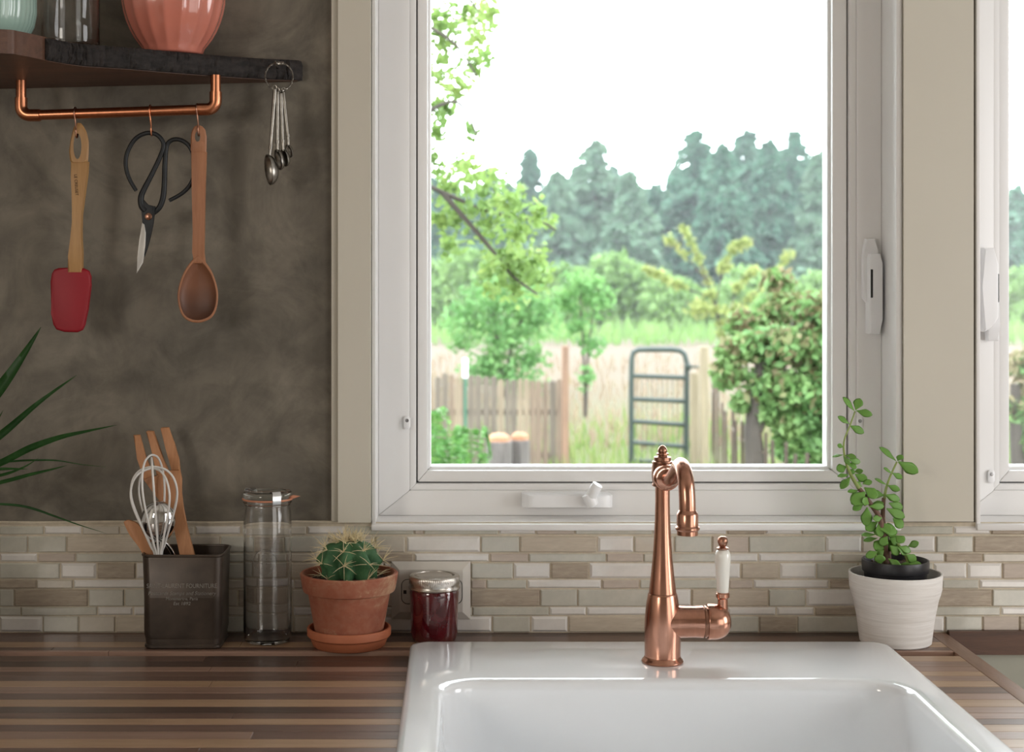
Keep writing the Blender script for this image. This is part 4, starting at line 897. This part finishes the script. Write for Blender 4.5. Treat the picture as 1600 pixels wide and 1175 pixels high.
for i, (px, py, hw, d) in enumerate([(684, 300, 56, 96), (735, 296, 56, 98), (795, 288, 60, 96), (850, 296, 60, 99), (900, 268, 60, 97), (958, 262, 60, 98), (1010, 296, 60, 96), (1056, 262, 56, 98), (1108, 250, 60, 97), (1148, 246, 56, 99), (1186, 248, 60, 96), (1222, 250, 56, 98), (1262, 248, 60, 97), (1294, 268, 60, 98), (1615, 290, 60, 97)]):
    g = gpos(px, d); H = HC-(py-CY)*d/F-GZ; R = hw*d/F*1.5; n = 2600
    tr_ = thing('conifer_tree', 'hazy conifer in the back row of the far trees, %s from the left' % ORD[i] if px < 1400 else 'hazy conifer behind the others in the right window', 'tree', g, 'far conifers in the back row')
    obj('trunk', tube(B(), [g-Vector((0, 0, .2)), g+Vector((0, 0, H*.97))], [.28, .04], 7), barkm, tr_)
    f = rng.random(n)**.8; a = rng.random(n)*2*PI; r = R*(1.03-f)**.85*rng.random(n)**.5*(.8+.25*np.sin(f*34+px))
    C = np.stack([g.x+r*np.cos(a), g.y+r*np.sin(a), g.z+H*(.06+.94*f)-.25*r], 1); Dn = np.stack([np.cos(a), np.sin(a), -.35+0*a], 1)+rng.normal(size=(n, 3))*.4
    quads('foliage', C, rng.uniform(.4, .9, n), rng.uniform(.2, .4, n), LF['con2'] if i % 3 == 1 else LF['con'], tr_, dirs=Dn, kind='stuff')
# pale bush band along the field edge
xs = list(range(684, 1300, 60))+[1580, 1640]
for i, px in enumerate(xs):
    d = 60+random.uniform(-4, 6); g = gpos(px+random.uniform(-10, 10), d); tp = random.uniform(372, 405) if px < 1000 else random.uniform(400, 440)
    H = HC-(tp-CY)*d/F-GZ; R = random.uniform(44, 60)*d/F
    b_ = thing('meadow_bush', ('pale green bush at the far edge of the field, %s from the left' % ORD[i] if px < 1400 else 'pale green bush below the conifers in the right window, %s' % ('beside the frame' if px < 1600 else 'further right')), 'bush', g, 'bushes along the field edge')
    obj('stems', tube(B(), [g-Vector((0, 0, .1)), g+Vector((.1, 0, H*.6))], [.10, .03], 6), barkm, b_)
    C = np.concatenate([ball((g.x+rng.normal()*R*.4, g.y+rng.normal()*.4, g.z+H*rng.uniform(.22, .74)), (R*.55, R*.5, H*.28), 240) for _ in range(11)])
    quads('foliage', C, rng.uniform(.25, .5, len(C)), rng.uniform(.15, .3, len(C)), LF['hedge'], b_, kind='stuff')
# shrubs and saplings in the field
def blobtree(name, label, cat, base, stems, blobs, n, ln, m, m2=None, f2=.0):
    o = thing(name, label, cat, base)
    for P, r in stems: obj('branch', tube(B(), spline(P, 5), r, 7), barkm, o)
    C = np.concatenate([ball(c, r, max(8, int(n*(r[0]*r[2])/sum(q[1][0]*q[1][2] for q in blobs))), .2) for c, r in blobs])
    if m2 is not None and f2:
        k = rng.random(len(C)) < f2*np.clip((C[:, 2]-C[:, 2].min())/(np.ptp(C[:, 2])+1e-6)*2.0-.4, 0, 2); quads('tip_foliage', C[k], rng.uniform(ln*.6, ln*1.2, k.sum()), rng.uniform(ln*.35, ln*.7, k.sum()), m2, o, kind='stuff'); C = C[~k]
    quads('foliage', C, rng.uniform(ln*.6, ln*1.3, len(C)), rng.uniform(ln*.4, ln*.75, len(C)), m, o, kind='stuff'); return o
def bl(px, py, d, r, ry=None, dd=0): return ((*W(px, py, d+dd),), (r*d/F, r*d/F*.8, (ry or r)*d/F))
d = 26; g = gpos(790, d)
blobtree('field_shrub', 'green shrub behind the left picket fence', 'shrub', g, [([g, W(780, 560, d), W(770, 480, d)], [.05, .02]), ([g, W(800, 540, d), W(830, 470, d)], [.05, .02])],
         [bl(775, 470, d, 62, 50), bl(835, 490, d, 50, 50), bl(725, 500, d, 42, 34), bl(790, 530, d, 64, 50), bl(830, 560, d, 34, 24), bl(765, 560, d, 30, 20), bl(720, 540, d, 22, 18), bl(785, 585, d, 60, 30), bl(745, 580, d, 34, 26), bl(820, 600, d, 40, 26)], 3000, .12, LF['shrub'])
d = 22; g = gpos(915, d)
blobtree('sapling', 'thin leafy sapling right of the brown fence post', 'tree', g, [([g, W(912, 560, d), W(905, 440, d)], [.03, .01]), ([g, W(920, 540, d), W(935, 450, d)], [.025, .01])],
         [bl(905, 450, d, 40, 36), bl(935, 465, d, 34, 36), bl(880, 470, d, 22, 24), bl(900, 510, d, 28, 26), bl(925, 540, d, 24, 26), bl(890, 480, d, 22, 20), bl(915, 590, d, 20, 26)], 900, .10, LF['shrub'])
d = 30; g = gpos(1138, d)
ab = [[(1138, 596), (1128, 520), (1105, 440), (1085, 390), (1065, 355)], [(1118, 480), (1130, 420), (1145, 392), (1165, 380)], [(1112, 465), (1070, 450), (1030, 430), (1010, 420)], [(1105, 440), (1070, 400), (1045, 375)], [(1128, 520), (1165, 470), (1200, 440), (1230, 400)], [(1135, 540), (1150, 450), (1180, 420)]]
apb = [bl(x, y, d, q) for L in ab for (x, y), q in zip(spline([Vector((a, b, 0)) for a, b in L[1:]], 3), [12]*40) for x, y in [(x, y)]] if False else []
for L in ab:
    for p in spline([Vector((a, b, 0)) for a, b in L[1:]], 4): apb.append(bl(p.x, p.y, d, random.uniform(6, 13)))
apb += [bl(1095, 480, d, 30, 20), bl(1150, 490, d, 30, 20)]
blobtree('apple_tree', 'sparse yellow green young tree behind the gate', 'tree', g, [([W(x, y, d) for x, y in L], [.035, .012] if i == 0 else [.018, .008]) for i, L in enumerate(ab)], apb, 1900, .12, LF['apple'])
d = 9.2; g = gpos(1180, d)
bb = [bl(1170, 510, d, 40, 30, .4), bl(1230, 480, d, 48, 30, .5), bl(1275, 490, d, 40, 36), bl(1165, 545, d, 40, 26), bl(1220, 540, d, 60, 34), bl(1280, 560, d, 44, 40), bl(1200, 600, d, 40, 32), bl(1240, 610, d, 56, 36), bl(1290, 640, d, 48, 44), bl(1240, 665, d, 40, 30), bl(1275, 700, d, 40, 36), bl(1320, 560, d, 50, 60), bl(1330, 680, d, 60, 60), bl(1138, 585, d, 30, 26), bl(1140, 550, d, 26, 20), bl(1160, 630, d, 20, 18), bl(1215, 640, d, 36, 30), bl(1230, 700, d, 26, 26), bl(1215, 440, d, 34, 22, .6), bl(1190, 640, d, 14, 12)]
blobtree('garden_shrub', 'large leafy shrub with rusty tips at the right of the garden', 'shrub', g, [([gpos(1180, d), W(1180, 730, d), W(1176, 660, d), W(1190, 560, d)], [.062, .055, .035]), ([gpos(1250, d+.4), W(1250, 700, d+.4), W(1260, 580, d+.4)], [.05, .03]), ([W(1178, 680, d), W(1215, 600, d), W(1240, 500, d)], [.04, .015])], bb, 13000, .072, LF['big'], LF['tips'], .42)
d = 9.5; g = gpos(1610, d)
blobtree('garden_shrub', 'leafy shrub with a brown stem seen in the right window', 'shrub', g, [([g, W(1590, 720, d), W(1586, 600, d)], [.06, .03])],
         [bl(1600, 570, d, 34, 26), bl(1640, 600, d, 44, 50), bl(1590, 640, d, 20, 26), bl(1625, 690, d, 36, 40)], 1600, .09, LF['big'], LF['tips'], .6)
# near tree with hanging leaves
d = 6.2; g = gpos(420, d)
mbr = [[(420, 770), (430, 300), (440, -200)], [(430, 320), (560, 250), (690, 300), (760, 330), (840, 345), (868, 360)], [(436, 40), (580, 10), (700, 60), (745, 120)], [(690, 300), (760, 380), (800, 430), (840, 460)], [(580, 10), (680, -40), (760, 30)], [(560, 250), (660, 180), (715, 160), (745, 210)]]
mbl = [bl(*q[:2], d, q[2]*1.15, None, random.uniform(-.3, .3)) for q in ((690, 30, 36), (735, 25, 40), (765, 20, 22), (745, 100, 24), (700, 75, 34), (750, 60, 28), (680, 115, 26), (762, 90, 16), (715, 135, 30), (690, 165, 26), (740, 205, 16), (680, 205, 20), (700, 290, 34), (735, 275, 28), (765, 300, 36), (800, 318, 34), (725, 335, 40), (690, 345, 26), (775, 350, 34), (815, 365, 34), (845, 330, 22), (862, 352, 14), (790, 405, 38), (825, 410, 38), (760, 420, 26), (850, 435, 22), (805, 445, 36), (765, 455, 16), (700, 385, 24), (640, 200, 60), (620, 60, 70), (600, 330, 60), (720, 252, 20), (680, 255, 24), (500, 0, 120), (480, 200, 110))]
blobtree('garden_tree', 'tree with bright hanging leaves at the upper left of the garden view', 'tree', g, [([W(x, y, d) for x, y in L], [.10, .07] if i == 0 else [.012, .004]) for i, L in enumerate(mbr)], mbl, 4600, .046, LF['maple'])
# left picket fence: each picket a part
pkm = [simple('weathered_picket', (.14, .10, .074), .9, var=.25, scale=6, stretch=(8, 8, .6)), simple('pale_picket', (.18, .138, .098), .9, var=.2, scale=6, stretch=(8, 8, .6)), simple('grey_picket', (.11, .088, .07), .9, var=.25, scale=6, stretch=(8, 8, .6))]
d = 15; g = gpos(760, d)
pf_ = thing('picket_fence', 'weathered picket fence at the left of the garden', 'fence', g)
for z in (.12, -.30): obj('rail', box(B(), W(590, 0, d).x, W(880, 0, d).x, g.y+.02, g.y+.06, z-.03, z+.03), pkm[0], pf_, smooth=False)
px = 592.
while px < 874:
    wpx = random.uniform(7.5, 11); f = (px-592)/282; yt_ = 583+11*f+random.uniform(-3, 4); a, b = W(px, yt_, d), W(px+wpx, yt_, d)
    t = B(); v = [(a.x, GZ-.05), (b.x, GZ-.05), (b.x, b.z-.01), ((a.x+b.x)/2, b.z+.012), (a.x, a.z-.01)]
    loft(t, [[(x, y, z) for x, z in v] for y in (g.y-.012, g.y+.018)]); obj('picket', t, random.choice(pkm), pf_, smooth=False); px += wpx+random.uniform(.6, 1.9)
# right wire-and-stake fence running towards the house
stakem = simple('dark_stake_wood', (.05, .033, .024), .9)
rf = thing('stake_fence', 'thin stake fence running from the gate post towards the house', 'fence', gpos(1150, 11))
PXs = [1112, 1118, 1124, 1130, 1137, 1144, 1152, 1160, 1169, 1178, 1188, 1199, 1211, 1224, 1238, 1256]
tops = []
for i, px in enumerate(PXs):
    d_ = float(np.interp(px, (1108, 1134, 1165, 1240, 1260), (15, 11.2, 9.6, 8.2, 8.0))); tp = HC-(.90+random.uniform(-.03, .03)); c = gpos(px, d_)
    obj('stake', tube(B(), [c-Vector((0, 0, .05)), Vector((c.x+random.uniform(-.02, .02), c.y, tp))], [.012, .010], 7), stakem, rf); tops.append(Vector((c.x, c.y, tp-.12)))
obj('wire', tube(B(), tops, .003, 5), simple('rusty_wire', (.10, .07, .05), .7), rf)
def post(name, label, pl, pr, py, d, m, th=None):
    a, b = W(pl, py, d), W(pr, py, d); w_ = th or (b.x-a.x)
    return tag(obj(name, box(B(), a.x, b.x, a.y-w_/2, a.y+w_/2, GZ-.1, a.z, .012, 1), m), label, 'post')
brownp = simple('brown_wooden_post', (.165, .098, .065), .85, var=.2, scale=5, stretch=(6, 6, .5)); palep = simple('pale_wooden_post', (.18, .145, .095), .85, var=.2, scale=5, stretch=(6, 6, .5))
post('fence_post', 'brown wooden post at the right end of the left picket fence', 877.5, 889, 540, 14.8, brownp)
post('gate_post', 'tall pale square post right of the green gate', 1093, 1107, 541, 15.6, palep)
post('gate_board', 'short wide pale board between gate and gate post', 1078.5, 1092.5, 582, 15.9, palep, .03)
tpst = thing('metal_stake', 'thin green metal stake with a white top at the left fence', 'post', gpos(727, 14.4))
c0 = gpos(727, 14.4); z1_, z2_ = W(727, 590, 14.4).z, W(727, 560, 14.4).z
obj('shaft', tube(B(), [c0-Vector((0, 0, .05)), Vector((c0.x, c0.y, z1_))], .018, 8), simple('green_stake_paint', (.03, .09, .055), .6), tpst)
obj('tip', tube(B(), [Vector((c0.x, c0.y, z1_-.001)), Vector((c0.x, c0.y, z2_))], .024, 8), M['plastic'], tpst, label='white painted tip')
# tubular gate
gm = simple('dark_green_gate_paint', (.018, .030, .025), .5, var=.2, scale=6)
d = 16; gt = thing('garden_gate', 'narrow dark green tubular metal gate with five bars', 'gate', gpos(1030, d))
P = [W(986.5, 724, d), W(986.5, 600, d), W(987, 562, d), W(989, 551, d), W(997, 546.5, d), W(1010, 546, d), W(1050, 546, d), W(1062, 547.5, d), W(1070, 553, d), W(1073, 566, d), W(1073, 600, d), W(1072, 728, d)]
obj('frame', tube(B(), P, .029, 10), gm, gt)
for y0, y1 in ((587, 590), (623, 627), (658, 664), (691, 698), (719, 725)): obj('bar', tube(B(), [W(986.5, y0, d), W(1073, y1, d)], .024, 8), gm, gt)
for i in range(10):
    x = 995+i*8; obj('wire', tube(B(), [W(x, 590, d), W(x, 722, d)], .0035, 4), gm, gt)
lt = obj('latch', box(B(), *sorted((W(1069, 0, d).x, W(1079, 0, d).x)), d-D-.05, d-D+.02, W(0, 578, d).z, W(0, 568, d).z, .008), gm, gt)
h_ = obj('hinge', tube(B(), [W(1072, 573, d), W(1094, 573, d-.3)], .012, 6), gm, gt)
# cut log stumps
cutm = simple('orange_cut_wood', (.28, .13, .07), .8, var=.25, scale=12); gbark = simple('grey_stump_bark', (.10, .085, .08), .95, var=.35, scale=9, stretch=(5, 5, .6), bump=.4)
for nm, px, hw, py, d in (('larger grey cut stump with orange top by the picket fence', 780, 20, 690, 11), ('smaller grey cut stump right of the larger one', 812, 15.5, 688, 11.15)):
    c = gpos(px, d); zt2 = W(px, py, d).z; r = hw*d/F; s_ = thing('tree_stump', nm, 'stump', c)
    obj('bark', lathe(B(), c, [(0, -.1), (r*1.12, -.1), (r*1.03, .3), (r*.98, zt2-GZ), (r*.9, zt2-GZ+.004), (0, zt2-GZ+.002)], 24, rib=lambda a, i: 1+.04*math.sin(7*a)+.03*math.sin(11*a+1)), gbark, s_)
    t = B(); lathe(t, (c.x, c.y, zt2+.002), [(0, 0), (r*.86, 0), (r*.84, .03), (r*.5, .055), (0, .05)], 20, rib=lambda a, i: 1+.07*math.sin(5*a+px)); obj('cut_top', t, cutm, s_)
# ferns
for i, (px, d, hgt, lb) in enumerate(((692, 7.2, .72, 'bright green fern at the lower left of the window view'), (737, 8.2, .50, 'smaller fern between the left fern and the stumps'), (655, 7.0, .95, 'tall fern half hidden by the left window frame'))):
    c = W(px, 775, d); g = gpos(px, d); f_ = thing('fern', lb, 'fern', g); c = Vector((g.x, g.y, GZ)); top_z = W(px, {0: 655, 1: 668, 2: 640}[i], d).z
    for k in range(16):
        a = 2*PI*k/16+random.uniform(-.2, .2); ln = random.uniform(.75, 1.05); H = (top_z-GZ)*random.uniform(.72, 1.0); out = (.15 if i != 1 else .10)*ln
        P = spline([c, c+Vector((math.cos(a)*out*.3, math.sin(a)*out*.3, H*.62)), c+Vector((math.cos(a)*out*.75, math.sin(a)*out*.75, H)), c+Vector((math.cos(a)*out*1.25, math.sin(a)*out*1.25, H*.88))], 12)
        C, Dn, L_ = [], [], []
        for j, p in enumerate(P[4:]):
            f = (j+1)/(len(P)-4); sd = Vector((-math.sin(a), math.cos(a), 0)); l = .09*(1.05-f)**.8+.012
            for s in (-1, 1): C.append(p+sd*s*l*.5); Dn.append(sd*s+Vector((math.cos(a)*.4, math.sin(a)*.4, -.15))); L_.append(l)
        q = quads('frond', C, np.array(L_), .022, LF['fern'], f_, dirs=[tuple(v) for v in Dn])
        t = B(); tube(t, P, [.006, .002], 5); 
        obj('frond_stalk', t, LF['fern'], q)
# grass
def grass(name, label, n, d0, d1, h0, h1, m, xr=.42, wd=.02):
    dd = d0+(d1-d0)*rng.random(n)**1.3; x = (rng.random(n)-.42)*2*xr*dd; h = rng.uniform(h0, h1, n)
    patch = np.sin(x*1.3+1)*np.sin(dd*.9)+rng.normal(size=n)*.5; h *= np.clip(.75+.3*patch, .35, 1.3)
    C = np.stack([x, dd-D, GZ+h*.5-.02], 1); Dn = np.stack([rng.normal(size=n)*.16, rng.normal(size=n)*.16, np.ones(n)], 1)
    return tag(quads(name, C, h, wd, m, None, dirs=Dn), label, 'grass', kind='stuff')
grass('dry_grass', 'tall pale dry meadow grass beyond the fence', 7000, 17.5, 38, .18, .48, LF['tan'], wd=.035)
grass('green_grass', 'green grass in the garden around the gate', 14000, 8, 20, .10, .42, LF['green'], wd=.03)
grass('field_edge_grass', 'green grass strip at the far field edge', 5000, 46, 62, .4, 1.0, LF['hedge'], wd=.10)


# thin damp haze over the field
hz = NT('damp_haze'); hz.n.remove(hz.p); vs = hz.add('ShaderNodeVolumeScatter'); vs.inputs['Density'].default_value = .0011; vs.inputs['Color'].default_value = (.93, .97, 1, 1); vs.inputs['Anisotropy'].default_value = .2
hz.l.new(vs.outputs[0], hz.o.inputs['Volume'])
tag(obj('haze', box(B(), -80, 80, 20, 140, GZ-.3, 24), hz.m, smooth=False), 'thin pale haze hanging over the field and far trees', 'haze', kind='stuff')
